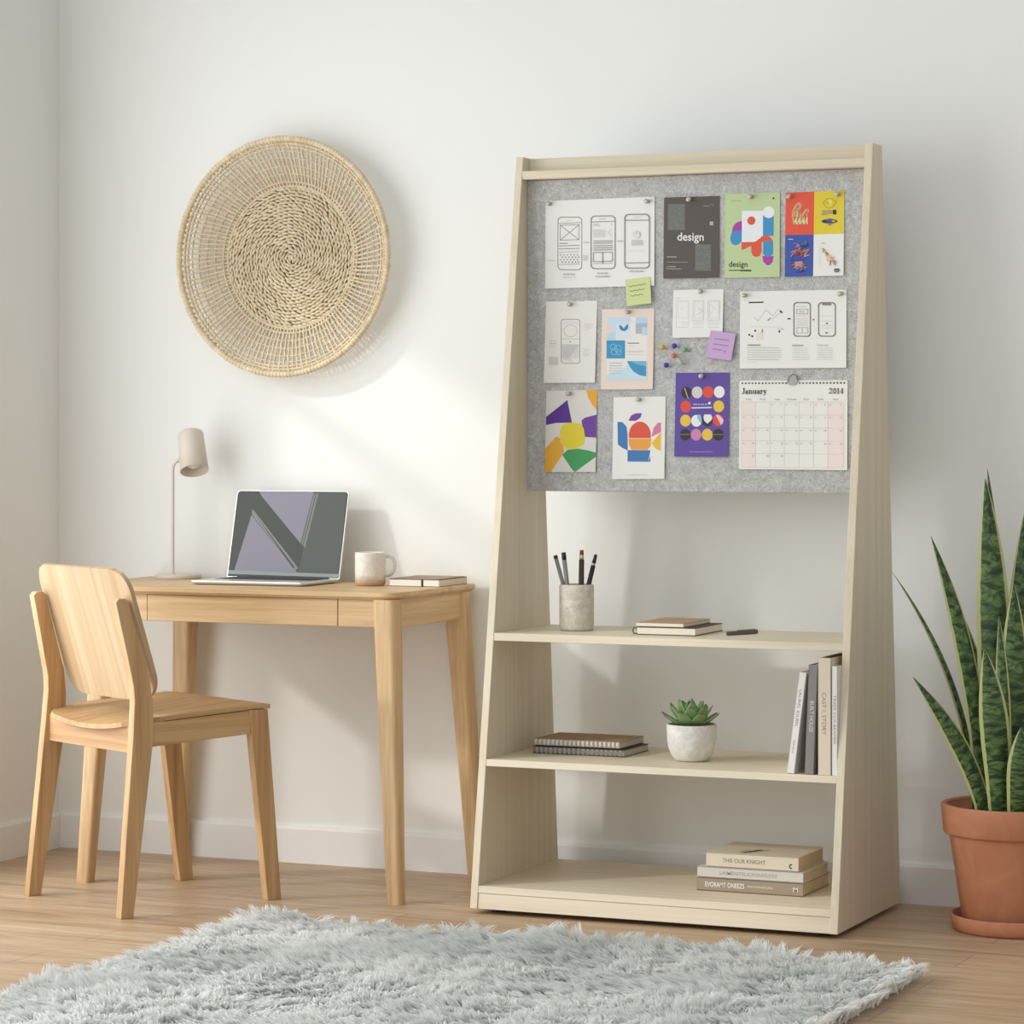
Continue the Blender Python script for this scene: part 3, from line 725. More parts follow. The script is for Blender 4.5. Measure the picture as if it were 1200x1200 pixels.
for ring_n, el, L, w, base_r in ((8, 13, .066, .0185, .010), (7, 32, .066, .0180, .008), (6, 52, .064, .016, .006), (3, 74, .058, .012, .003)):
    for j in range(ring_n):
        a = 2*PI*(j+.5*(k % 2)+.12*random.uniform(-1, 1))/ring_n; e = math.radians(el+random.uniform(-6, 6))
        rings, uv = succ_leaf(L*random.uniform(.92, 1.1), w, .006)
        Mx = Matrix.Translation((0, 0, .082)) @ Matrix.Rotation(a, 4, 'Z') @ Matrix.Translation((base_r, 0, 0)) @ Matrix.Rotation(-e, 4, 'Y')
        g = G(); g.loft(rings, SUCC, True, Mx, cap=False)
        g.obj('leaf', su, uv=uv)
    k += 1

# upright books on the middle shelf
def upright(lab, x, w, h, d, yf, lean, cover, page, title, tm, tz, tlen, tsize, extra=None):
    o = thing('book', lab, 'book', (x, yf, .3569+w*math.sin(lean)), 0, 'upright books on the middle shelf')
    o.rotation_euler = (0, lean, 0)
    ct = .0016; g = G()
    g.box(0, ct, 0, d, 0, h, cover, .0005, 1); g.box(w-ct, w, 0, d, 0, h, cover, .0005, 1); g.box(0, w, 0, ct, 0, h, cover, .0006, 1)
    # title reads down the spine
    put_text(g, title, tm, (w*.32, -.0003, tz), (0, 0, -1), (1, 0, 0), tsize, tlen)
    if extra: put_text(g, extra[0], tm, (w*.34, -.0003, extra[1]), (0, 0, -1), (1, 0, 0), extra[3], extra[2])
    g.obj('cover', o)
    G().box(ct, w-ct, ct, d-.003, .003, h-.003, page).obj('pages', o)
    return o
PG = paint('#D8CDB8', .85)
INKS = paint('#8B857E', .7)
upright('thin white book leaning right, leftmost of the upright books', 2.2395, .0175, .229, .165, -.503, .128, paint('#E6E2DC', .6), PG, 'LAUREL KILBEL', INKS, .19, .085, .009, ('SIDE RIVA', .075, .03, .006))
upright('grey book with a white spine title, second of the upright books', 2.2815, .0215, .246, .17, -.505, .042, paint('#85827D', .6), PG, 'BUILT HOUSE', paint('#D8D5D0', .6), .165, .07, .013)
upright('tall cream book, third of the upright books', 2.3135, .0300, .2625, .175, -.505, 0, paint('#DCCFB8', .6), paint('#8A7152', .85), 'CAST I: STORY', INKS, .185, .095, .013)
upright('white book against the right side panel, last of the upright books', 2.3447, .0134, .2445, .165, -.503, 0, paint('#E9E6E1', .6), PG, 'TRIIER CLIS-BEAMER', INKS, .180, .11, .008)

# stacked books on the bottom shelf
def lying(lab, loc, w, d, h, cover, title, tm, tx, tlen, tsize, extras=()):
    o = thing('book', lab, 'book', loc, 0, 'stacked books on the bottom shelf')
    ct = .0022; g = G()
    g.box(0, w, 0, d, 0, ct, cover, .0006, 1); g.box(0, w, 0, d, h-ct, h, cover, .0006, 1); g.box(0, w, 0, ct, 0, h, cover, .0008, 1)
    put_text(g, title, tm, (tx, -.0003, h/2-tsize*.34), (1, 0, 0), (0, 0, 1), tsize, tlen, .01)
    for t, m, x, L, sz in extras: put_text(g, t, m, (x, -.0003, h/2-sz*.34), (1, 0, 0), (0, 0, 1), sz, L, .01)
    return o, g, ct
PGB = m_mottled('book_pages', '#B9A689', '#C9B79B', 8, .85, 0, None, 0)
def finish(o, g, ct, w, d, h):
    g.obj('cover', o); G().box(.003, w-.002, ct, d-.004, ct, h-ct, PGB).obj('pages', o)
o, g, ct = lying('taupe book with white spine lettering, bottom of the stack on the bottom shelf', (1.988, -.408, .0652), .259, .195, .0305, paint('#9C8B76', .6), 'EVORAMT ONEEZS', paint('#F0ECE4', .6), .022, .095, .0155,
                 (('FRAMEDIINESS JERIL', paint('#E2DCD0', .6), .125, .062, .006), ('M', paint('#EDE8DF', .6), .235, .011, .014)))
finish(o, g, ct, .259, .195, .0305)
o, g, ct = lying('light grey book in the middle of the stack on the bottom shelf', (1.9905, -.409, .0962), .257, .19, .0245, paint('#CFC9C0', .6), 'LAIMENTELIONARRIERE', paint('#A9A49C', .6), .055, .14, .012)
finish(o, g, ct, .257, .19, .0245)
o, g, ct = lying('cream book with a dark mark, top of the stack on the bottom shelf', (2.0115, -.407, .1212), .224, .19, .0330, paint('#D9CEB8', .6), 'THIS OUR KNIGHT', paint('#8C8069', .6), .040, .105, .0135)
vs = [(.206+.0048*math.cos(a)*k_, -.0003, .0115+.0058*math.sin(a)*k_) for k_ in (1, .5) for a in [math.radians(50+26*i) for i in range(11)]]
g.add(vs, [(i, i+1, i+12, i+11) for i in range(10)], paint('#2B2823'))
tp = .0330+.0003
for pts in ([(.075, .02), (.090, .02), (.113, .085), (.100, .085)], [(.093, .03), (.098, .03), (.128, .085), (.120, .085)], [(.066, .04), (.070, .04), (.085, .075), (.080, .075)]):
    g.add([(x, y, tp) for x, y in pts], [(0, 1, 2, 3)], paint('#37322B') if pts[0][0] == .075 else paint('#7B705F'))
finish(o, g, ct, .224, .19, .0330)

# ------------------------------------------------------------------ desk
DX0, DX1, DY0, DY1 = .300, 1.252, -.495, -.018
dl = (.776, -.26, 0); M = W(dl)
dk = thing('writing_desk', 'light oak writing desk with splayed tapered legs and a drawer', 'desk', dl)
out = rrect(DX0, DX1, DY0, DY1, [.012, .012, .035, .035], 6)
ins = rrect(DX0+.007, DX1-.007, DY0+.007, DY1-.004, [.012, .012, .033, .033], 6)
ins2 = rrect(DX0+.0015, DX1-.0015, DY0+.0015, DY1-.0015, [.012, .012, .034, .034], 6)
g = G(); g.loft([[(x, y, z) for x, y in q] for q, z in ((ins, .7225), (out, .7295), (out, .7385), (ins2, .74))], OAK['x'], False, M)
g.obj('table_top', dk)
G().box(.455, .5605, -.478, -.458, .6555, .7225, OAK['x'], .001, 1, M).box(1.0935, 1.20, -.478, -.458, .6555, .7225, OAK['x'], .001, 1, M).box(.5605, 1.0935, -.458, -.45, .66, .7225, OAK['x'], 0, 1, M).obj('front_apron', dk)
G().box(.562, 1.092, -.479, -.459, .6555, .7215, OAK['x'], .0012, 1, M).obj('drawer', dk)
G().box(1.2215, 1.2395, -.45, -.085, .6535, .7225, OAK['y'], .001, 1, M).obj('side_apron', dk)
G().box(.4185, .4365, -.45, -.085, .6535, .7225, OAK['y'], .001, 1, M).obj('side_apron', dk)
G().box(.455, 1.20, -.066, -.048, .6535, .7225, OAK['x'], .001, 1, M).obj('rear_apron', dk)
for (tx, ty), (bx, by) in (((1.2205, -.466), (1.2635, -.508)), ((.437, -.466), (.400, -.508)), ((1.2185, -.064), (1.260, -.036)), ((.432, -.062), (.398, -.036))):
    def sec(cx, cy, z, s): return [(x, y, z) for x, y in rrect(cx-s/2, cx+s/2, cy-s/2, cy+s/2, s*.22, 4)]
    G().loft([sec(bx, by, 0, .037), sec(tx+(bx-tx)*.08, ty+(by-ty)*.08, .655, .056), sec(tx, ty, .7225, .057)], OAK['z'], False, M).obj('leg', dk)

# ------------------------------------------------------------------ things on the desk
# laptop
lx, ly, lz = .600, -.340, .74
lp = thing('laptop', 'open silver laptop with a dark screen on the oak desk', 'laptop', (lx, ly, lz), .03)
ALU = paint('#D8D7D4', .35, .55); KEYC = paint('#3A3A3C', .5)
LWD, LDP = .322, .212
g = G(); g.loft([[(x, y, z) for x, y in rrect(a, LWD-a, a, LDP-a, .012, 5)] for a, z in ((.010, .0008), (.002, .003), (0, .0075), (.0006, .0098))], ALU, False); g.obj('base', lp)
g = G()
for r_ in range(6):
    for c_ in range(14):
        g.box(.022+c_*.0196, .022+c_*.0196+.0165, .098+r_*.0178, .098+r_*.0178+.0145, .0096, .0106, KEYC, .0004, 1)
g.obj('keyboard', lp)
G().box(.105, .211, .012, .082, .0095, .0101, paint('#C6C5C2', .3, .5), .0003, 1).obj('trackpad', lp)
tilt = math.radians(15)
LM = Matrix.Translation((0, LDP-.006, .0085)) @ Matrix.Rotation(-tilt, 4, 'X')
LH = .232
g = G(); g.prism(rrect(0, LWD, .0, LH, [.010, .010, .003, .003], 5), 'y', 0, .0055, ALU, .0008, 1, LM); lid = g.obj('lid', lp)
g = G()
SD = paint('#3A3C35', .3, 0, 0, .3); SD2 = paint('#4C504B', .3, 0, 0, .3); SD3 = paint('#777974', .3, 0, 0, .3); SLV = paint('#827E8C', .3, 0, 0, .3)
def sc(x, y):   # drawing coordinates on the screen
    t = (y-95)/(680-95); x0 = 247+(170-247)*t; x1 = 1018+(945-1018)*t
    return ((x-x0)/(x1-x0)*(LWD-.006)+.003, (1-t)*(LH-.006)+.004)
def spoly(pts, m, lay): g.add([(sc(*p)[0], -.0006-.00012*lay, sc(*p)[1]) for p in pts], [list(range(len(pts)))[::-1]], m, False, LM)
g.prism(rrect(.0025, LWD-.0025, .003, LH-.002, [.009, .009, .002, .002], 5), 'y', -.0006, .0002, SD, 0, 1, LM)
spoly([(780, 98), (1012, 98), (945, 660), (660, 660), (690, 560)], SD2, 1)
spoly([(395, 97), (780, 97), (685, 452), (415, 132)], SLV, 2)  # N shape that looks like a reflection, painted in flat colours
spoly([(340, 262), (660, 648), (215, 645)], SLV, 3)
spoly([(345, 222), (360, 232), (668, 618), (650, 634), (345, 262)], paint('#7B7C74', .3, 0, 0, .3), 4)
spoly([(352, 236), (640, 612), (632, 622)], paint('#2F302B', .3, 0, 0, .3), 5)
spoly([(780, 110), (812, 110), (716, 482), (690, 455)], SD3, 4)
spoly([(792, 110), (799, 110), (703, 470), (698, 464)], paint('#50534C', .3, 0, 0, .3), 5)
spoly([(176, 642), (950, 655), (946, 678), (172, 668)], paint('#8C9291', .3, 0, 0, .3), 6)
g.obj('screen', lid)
G().tube([(.03, LDP-.004, .0085), (LWD-.03, LDP-.004, .0085)], .0045, paint('#4C4C4C', .4, .4), 12).obj('hinge', lp)

# mug
mx, my = 1.047, -.210
mg = thing('mug', 'speckled cream mug with a bare clay foot between laptop and notebook', 'mug', (mx, my, .74), math.atan2(.403, .915))
G().lathe([(.034, .0135), (.0385, .0145), (.0388, .03), (.0388, .080), (.0380, .0835), (.0366, .0838), (.0355, .082), (.0352, .012), (.0005, .010)], MUGM, 48).obj('body', mg)
G().lathe([(.0005, 0), (.0325, 0), (.0355, .0025), (.0383, .009), (.0386, .0146), (.034, .0146)], m_mottled('bare_clay', '#B4957A', '#C4A588', 60, .8), 48).obj('foot_ring', mg)
G().tube([(.036, 0, .073), (.046, 0, .0745), (.056, 0, .070), (.0615, 0, .058), (.0605, 0, .043), (.054, 0, .031), (.045, 0, .026), (.036, 0, .0265)], [.005, .0045, .0043, .0042, .0042, .0043, .0046, .0052], MUGM, 10).obj('handle', mg)

# notebook on desk
o, c = closed_book('notebook', 'cream paged notebook with a black elastic strap at the right end of the desk', 'notebook', (1.102, -.215, .74), .136, .175, .0185, paint('#3B342E', .6), CRP, .02, None, .0014, 'page', .0006)
G().box(.001, .0875, -.0002, .001, .0016, .0170, paint('#EDE8DE', .7)).box(.093, .1355, -.0002, .001, .0016, .0170, paint('#EDE8DE', .7)).obj('page_edge', o)
G().box(.0875, .093, -.0012, .176, .0002, .0192, paint('#23211F', .6), .0004, 1).obj('elastic_strap', o)
G().box(.001, .132, .002, .172, .0186, .0198, paint('#A98C76', .7), .0004, 1).obj('cover_sleeve', o)

# lamp
px_, py_ = .412, -.098
la = thing('desk_lamp', 'slim beige desk lamp with a tilted cylinder shade on the oak desk', 'lamp', (px_, py_, .74))
LPM = paint('#DACFC1', .45); LPD = paint('#A58F7C', .6)
G().lathe([(.0005, 0), (.060, 0), (.0615, .0015), (.0615, .009), (.060, .0108), (.0005, .0115)], LPM, 48, (.012, .006, 0)).obj('base', la)
pole = [(0, 0, .008), (0, 0, .285)]+[(.0 + .014*(1-math.cos(a)), 0, .285+.022*math.sin(a)) for a in (.3, .6, .9, 1.2, 1.5)]+[(.020, 0, .309)]
G().tube(pole, .0042, LPM, 12).obj('pole', la)
ctop = Vector((.046, .012, .383)); axd = Vector((.30, -.34, -.89)).normalized()
q = Vector((0, 0, -1)).rotation_difference(axd).to_matrix().to_4x4(); SMx = Matrix.Translation(ctop) @ q
SHL = .112
G().lathe([(.0005, 0), (.029, -.0005), (.0325, -.003), (.0340, -.008), (.0375, -SHL), (.0362, -SHL), (.0330, -.010), (.0005, -.006)], LPM, 40, (0, 0, 0), SMx).obj('lamp_shade', la)
shade_ = la.children[-1]
G().lathe([(.0005, -.02), (.012, -.02), (.012, -.05), (.0175, -.066), (.0205, -.082), (.017, -.096), (.009, -.102), (.0005, -.1035)], paint('#F0E6DA', .3), 24, (0, 0, 0), SMx).obj('bulb', shade_)
G().tube([(.010, 0, .307), ctop+axd*.062+Vector((-.020, 0, 0))], .0052, LPM, 10).obj('joint', la)

# ------------------------------------------------------------------ chair
fw = Vector((.464, .886)).normalized(); crot = math.atan2(-fw.x, fw.y)
ch = thing('dining_chair', 'light ash wood chair with a curved plywood back, facing the desk', 'chair', (.683, -.6625, 0), crot)
rl = [(-.222, 0), (-.188, 0), (-.126, .42), (-.1265, .49), (-.134, .55), (-.184, .715), (-.187, .731), (-.196, .739), (-.213, .739), (-.221, .730), (-.178, .535), (-.176, .50), (-.182, .42)]
for s in (-1, 1):
    g = G().prism(rl, 'x', s*.1905, s*.2145, ASH['z'], .0022, 2)
    g.v = [(x+s*(.012*(1-z/.45) if z < .45 else -.012*(z-.45)/.29), y, z) for x, y, z in g.v]
    g.obj('leg', ch)
    top = [(.142, .404), (.146, .4585), (.190, .462), (.193, .458)]
    g = G()
    prof_t = [(s*.1905, .140), (s*.2145, .140), (s*.2145, .193), (s*.1905, .193)]
    prof_b = [(s*.184, .197), (s*.209, .197), (s*.209, .236), (s*.184, .236)]
    g.prism(prof_b, 'z', 0, .461, ASH['z'], .002, 2, None, prof_t); g.obj('leg', ch)
    G().prism([(-.15, .390), (.145, .404), (.145, .4605), (-.15, .446)], 'x', s*.194, s*.2125, ASH['y'], .0015, 1).obj('side_rail', ch)
G().prism([(-.194, .376), (.194, .376)]+[(.194-.388*i/16, .4455-.0205*(1-((.194-.388*i/16)/.2135)**2)) for i in range(17)], 'y', -.172, -.154, ASH['x'], .001, 1).obj('back_rail', ch)
G().box(-.192, .192, .165, .183, .402, .4595, ASH['x'], .0015, 1).obj('front_rail', ch)
# seat: dished plywood
def solid(fun, nu, nv, th_fun, m, name, parent):
    g = G(); top = []; bot = []
    for i in range(nu+1):
        for j in range(nv+1):
            p, n = fun(i/nu, j/nv); t = th_fun
            top.append(tuple(Vector(p)+Vector(n)*t/2)); bot.append(tuple(Vector(p)-Vector(n)*t/2))
    k = nv+1; fs = []; nb = len(top)
    for i in range(nu):
        for j in range(nv):
            a = i*k+j; fs.append((a, a+1, a+k+1, a+k)); fs.append((nb+a, nb+a+k, nb+a+k+1, nb+a+1))
    g.add(top+bot, fs, m, True)
    rim = [(i, 0) for i in range(nu+1)]+[(nu, j) for j in range(1, nv+1)]+[(i, nv) for i in range(nu-1, -1, -1)]+[(0, j) for j in range(nv-1, 0, -1)]
    ids = [i*k+j for i, j in rim]; L = len(ids)
    g.add(top+bot, [(ids[q], nb+ids[q], nb+ids[(q+1) % L], ids[(q+1) % L]) for q in range(L)], m, False)
    return g.obj(name, parent)
def seat(u, v):
    y = -.178+.378*u
    hw = .2135 if u > .12 else .2135-.05*(1-u/.12)**2
    x = (2*v-1)*hw
    if u < .25: hw2 = min(hw, .187+.03*max(0, (u-.10)/.15)); x = (2*v-1)*hw2
    s_ = x/.2135
    dip = .022*max(0, 1-(u/.85))**1.2*(1-s_*s_)
    yb = y-(.012*(1-s_*s_) if u < .01 else 0)
    z = .4515+.0195*u-dip-.004*max(0, u-.93)/.07
    return (x, yb, z), (0, 0, 1)
solid(seat, 26, 24, .011, ASH['y'], 'seat', ch)
def back(u, v):
    zc = .494+(.807-.494)*u
    hw = .208
    if u < .22:
        q_ = 1-u/.22; hw = .208-.075*(1-math.sqrt(max(0, 1-q_*q_)))
    if u > .83:
        q_ = (u-.83)/.17; hw = .208-.05*(1-math.sqrt(max(0, 1-q_*q_)))
    x = (2*v-1)*hw; s_ = x/.208
    y = -.121-(zc-.545)*.314+.016*s_*s_-.010
    return (x, y, zc), (0, 1, .3)
solid(back, 30, 24, .010, PLY, 'backrest', ch)

# ------------------------------------------------------------------ woven wall basket
bx_, bz_, BR = .717, 1.580, .314
wb = thing('wall_basket', 'large round woven seagrass basket hanging on the white wall', 'basket', (bx_, 0, bz_))
def bp(r, a, y): return Vector((r*math.cos(a), y, r*math.sin(a)))
def ybowl(r):
    t = min(max((r-.188)/(BR-.188), 0), 1); return -.012-.052*t**.8
# rim: wrapped coil
rings = []; nn = 10; NR = 190
for i in range(NR*4):
    a = 2*PI*i/(NR*4); rr_ = .0078+.0011*math.cos(i*PI/2)+.0003*math.sin(a*37)
    c = bp(BR-.008, a, -.064); e1 = bp(1, a, 0)
    rings.append([tuple(c+e1*rr_*math.cos(2*PI*j/nn)+Vector((0, rr_*math.sin(2*PI*j/nn), 0))) for j in range(nn)])
rings.append(rings[0])
G().loft(rings, STRAW2, True, None, False).obj('rim', wb)
# open lattice between rim and centre
g = G(); NS = 128
r0, r1 = .186, BR-.012
for i in range(NS):
    a0 = 2*PI*(i+random.uniform(-.12, .12))/NS; pts = []
    for k in range(9):
        t = k/8; r = r0+(r1-r0)*t
        pts.append(bp(r, a0+.06*t+random.uniform(-.0012, .0012), ybowl(r)+.0018*math.cos(k*PI+i*PI)))
    g.tube(pts, .0031, STRAW, 6)
for r, w in ((.186, .0052), (.1975, .0036), (.2175, .0023), (.2375, .0023), (.2575, .0023), (.2745, .0025), (.285, .0036), (.2935, .0042)):
    m_ = NS*2
    for ph in (0, PI):
        g.tube([bp(r+random.uniform(-.0006, .0006), 2*PI*i/m_, ybowl(r)-.0026*math.cos(i*PI+ph)) for i in range(m_)], w*.8, STRAW, 5, closed=True)
g.obj('open_weave', wb)
# braided centre
g = G()
g.lathe([(.0005, 0), (.187, 0), (.187, .003), (.0005, .003)], GAP_SHADE, 64, (0, 0, 0), Matrix.Translation((0, -.0045, 0)) @ Matrix.Rotation(PI/2, 4, 'X'))  # backing closes the gaps; its dark tone stands in for their shade
def stitch(c, along, out_, L, w, h, tw):
    """one straw stitch: a flattened lens"""
    up = Vector((0, -1, 0)); d = (along*math.cos(tw)+out_*math.sin(tw)).normalized(); sd = up.cross(d)
    rr2 = []
    for k in range(6):
        t = -1+2*k/5; f = math.sqrt(max(.02, 1-t*t*.97))
        rr2.append([tuple(c+d*(L*t)+sd*(w*f*math.cos(2*PI*j/6))+up*(h*f*math.sin(2*PI*j/6)+.0025*(1-t*t))) for j in range(6)])
    g.loft(rr2, STRAW, True, None, True)
r = .004
while r < .182:
    m_ = max(4, int(2*PI*r/.0150)); ph = random.uniform(0, 6)
    for i in range(m_):
        a = ph+2*PI*(i+random.uniform(-.14, .14))/m_
        stitch(bp(r+random.uniform(-.0006, .0006), a, -.0100+random.uniform(-.0012, .0012)), bp(1, a+PI/2, 0), bp(1, a, 0), .0125*random.uniform(.85, 1.1), .0037, .0040, .30+random.uniform(-.14, .14))
    r += .0088
g.obj('braided_center', wb)

# ------------------------------------------------------------------ snake plant
SPX, SPY = 2.700, -.262
sp = thing('snake_plant', 'tall snake plant with yellow edged leaves in a terracotta pot, right of the shelf', 'plant', (SPX, SPY, 0))
G().lathe([(.0005, .0), (.132, 0), (.140, .006), (.146, .034), (.143, .037), (.138, .036), (.134, .012), (.0005, .010)], TERRA, 64).obj('saucer', sp)
PH = .285
G().lathe([(.0005, .0105), (.112, .0105), (.116, .014), (.146, PH-.072), (.1475, PH-.066), (.157, PH-.066), (.160, PH-.062), (.165, PH-.004), (.1635, PH), (.153, PH), (.151, PH-.004), (.147, PH-.03), (.0005, PH-.03)], TERRA, 72).obj('pot', sp)
G().lathe([(.0005, PH-.0295), (.1465, PH-.0295), (.12, PH-.022), (.0005, PH-.018)], SOIL, 40).obj('soil', sp)
def m_snake():
    m, nt, b = new_mat('snake_leaf')
    uv = N(nt, 'ShaderNodeUVMap'); s_ = N(nt, 'ShaderNodeSeparateXYZ'); nt.links.new(uv.outputs['UV'], s_.inputs[0])
    mp = N(nt, 'ShaderNodeMapping'); mp.inputs['Scale'].default_value = (1.6, 34, 1); nt.links.new(uv.outputs['UV'], mp.inputs['Vector'])
    n = noise(nt, mp.outputs['Vector'], 1.0, 4, .6, .9)
    r = ramp(nt, [(.41, '#24371F'), (.50, '#405A2D'), (.61, '#66834A')]); nt.links.new(n.outputs['Fac'], r.inputs['Fac'])
    ab = N(nt, 'ShaderNodeMath', operation='SUBTRACT'); ab.inputs[1].default_value = .5; nt.links.new(s_.outputs['X'], ab.inputs[0])
    a2 = N(nt, 'ShaderNodeMath', operation='ABSOLUTE'); nt.links.new(ab.outputs[0], a2.inputs[0])
    n3 = noise(nt, mp.outputs['Vector'], .7, 2); 
    a3 = N(nt, 'ShaderNodeMath', operation='MULTIPLY_ADD'); a3.inputs[1].default_value = .06; nt.links.new(n3.outputs['Fac'], a3.inputs[0]); nt.links.new(a2.outputs[0], a3.inputs[2])
    st = ramp(nt, [(.405, 0.0), (.430, 1.0)]); nt.links.new(a3.outputs[0], st.inputs['Fac'])
    c = mixc(nt, r.outputs['Color'], lin('#BBBD7C'), st.outputs['Color'])
    nt.links.new(c, b.inputs['Base Color']); b.inputs['Roughness'].default_value = .38
    return m
SNK = m_snake()
def snake_leaf(base, tip, mid_off, w, twist=0.0, face=0.0, base_w=.6):
    """base/tip/mid_off: (right, depth, z) in the plant's frame; w = greatest width"""
    def C3(p): return Rv*p[0]+Fv*p[1]+Vector((0, 0, p[2]))
    B, T, Mo = C3(base), C3(tip), C3(mid_off); nv, nu = 26, 8
    top = []; uv = []
    for i in range(nv+1):
        t = i/nv; p = B.lerp(T, t)+Mo*(4*t*(1-t))
        tg = (T-B+Mo*(4-8*t)).normalized()
        f = (base_w+(1-base_w)*min(1, t/.45)**.8) if t < .45 else 1
        if t > .55: f = max(0.0, 1-((t-.55)/.45)**1.9)
        hw = w/2*f+.0006
        ang = face+twist*t
        sd = (Rv*math.cos(ang)+Fv*math.sin(ang)); sd = (sd-tg*sd.dot(tg)).normalized(); nr = tg.cross(sd)
        for j in range(nu+1):
            s_ = -1+2*j/nu
            top.append(p+sd*hw*s_+nr*(-hw*.38*(1-s_*s_))); uv.append((.5+s_*.5, t))
    # give the leaf thickness
    k = nu+1; bot = []
    for i in range(nv+1):
        for j in range(nu+1):
            a = top[i*k+j]; s_ = -1+2*j/nu
            t0 = top[min(i+1, nv)*k+j]-top[max(i-1, 0)*k+j]; t1 = top[i*k+min(j+1, nu)]-top[i*k+max(j-1, 0)]
            nrm = t0.cross(t1); nrm = nrm.normalized() if nrm.length > 1e-9 else Vector((0, 0, 1))
            bot.append(a+nrm*.0035*(1-abs(s_)**3)*(1-(i/nv)**4))
    fs = []; nb = len(top)
    for i in range(nv):
        for j in range(nu):
            a = i*k+j; fs.append((a, a+1, a+k+1, a+k)); fs.append((nb+a, nb+a+k, nb+a+k+1, nb+a+1))
    g = G(); g.add([tuple(p) for p in top+bot], fs, SNK, True)
    return g.obj('leaf', sp, uv=uv+uv)
zb = PH-.028
for base, tip, mo, w, tw, fc, bw in (
    ((-.045, .030, zb), (-.065, .06, .985), (.028, 0, 0), .0, 0, 0, .6),
    ((-.090, .010, zb), (-.275, .03, .81), (.048, 0, .0), .036, .3, .9, .7),
    ((-.078, -.02, zb), (-.192, -.02, .89), (.030, 0, .0), .046, .2, .25, .7),
    ((-.055, .040, zb), (-.138, .06, .765), (.030, 0, .0), .040, .0, .2, .7),
    ((-.050, .000, zb), (-.063, .02, 1.02), (.012, 0, 0), .076, .0, .0, .62),
    ((-.020, .060, zb), (-.045, .10, 1.04), (.012, 0, 0), .040, .0, .4, .7),
    ((-.012, -.03, zb), (-.007, -.03, .785), (.004, 0, 0), .068, .0, .1, .7),
    ((-.050, -.095, zb), (-.086, -.11, .645), (.006, -.01, 0), .066, .1, .05, .62),
    ((-.030, -.06, zb), (-.040, -.03, .71), (.003, 0, 0), .032, .0, -.3, .7),
    ((-.078, -.075, zb), (-.242, -.09, .578), (.030, 0, -.01), .044, .2, .2, .75),
    ((-.014, -.115, zb), (-.008, -.13, .47), (.0, -.008, 0), .058, .1, .1, .7),
    ((.030, -.02, zb), (.055, 0, .80), (.004, 0, 0), .054, .0, -.2, .7),
    ((.035, -.10, zb), (.055, -.12, .56), (-.012, 0, 0), .05, .0, -.2, .7),
    ((.070, .02, zb), (.150, .03, .80), (-.02, 0, 0), .05, .0, -.3, .7),
    ((.080, -.05, zb), (.190, -.06, .64), (-.03, 0, 0), .045, .0, -.3, .7),
    ((.020, .06, zb), (.040, .09, .95), (-.01, 0, 0), .055, .0, .1, .7)):
    if w > 0: snake_leaf(base, tip, mo, w, tw, fc, bw)

# ------------------------------------------------------------------ shaggy rug
RX0, RX1, RY0, RY1 = 1.150, 2.680, -2.75, -.935
rl_ = (1.915, -1.84, 0)
rug = thing('shaggy_rug', 'light grey long pile shaggy rug on the oak floor', 'rug', rl_)
def m_pile():
    m, nt, b = new_mat('rug_pile')
    at = N(nt, 'ShaderNodeAttribute', attribute_name='tone')
    r = ramp(nt, [(0, '#E9EAE8'), (.5, '#F4F4F2'), (1, '#FCFCFA')]); nt.links.new(at.outputs['Fac'], r.inputs['Fac'])
    nt.links.new(r.outputs['Color'], b.inputs['Base Color']); b.inputs['Roughness'].default_value = .7
    b.inputs['Specular IOR Level'].default_value = .2
    tr = N(nt, 'ShaderNodeBsdfTranslucent'); nt.links.new(r.outputs['Color'], tr.inputs['Color'])
    mx = N(nt, 'ShaderNodeMixShader'); mx.inputs[0].default_value = .5
    nt.links.new(b.outputs[0], mx.inputs[1]); nt.links.new(tr.outputs[0], mx.inputs[2])
    nt.links.new(mx.outputs[0], nt.nodes['Material Output'].inputs['Surface'])
    return m
PILE = m_pile()
g = G(); g.prism(rrect(RX0+.012, RX1-.012, RY0, RY1-.012, .03, 4), 'z', .001, .010, paint('#DADCDA', .95), .003, 1, W(rl_)); g.obj('backing', rug)
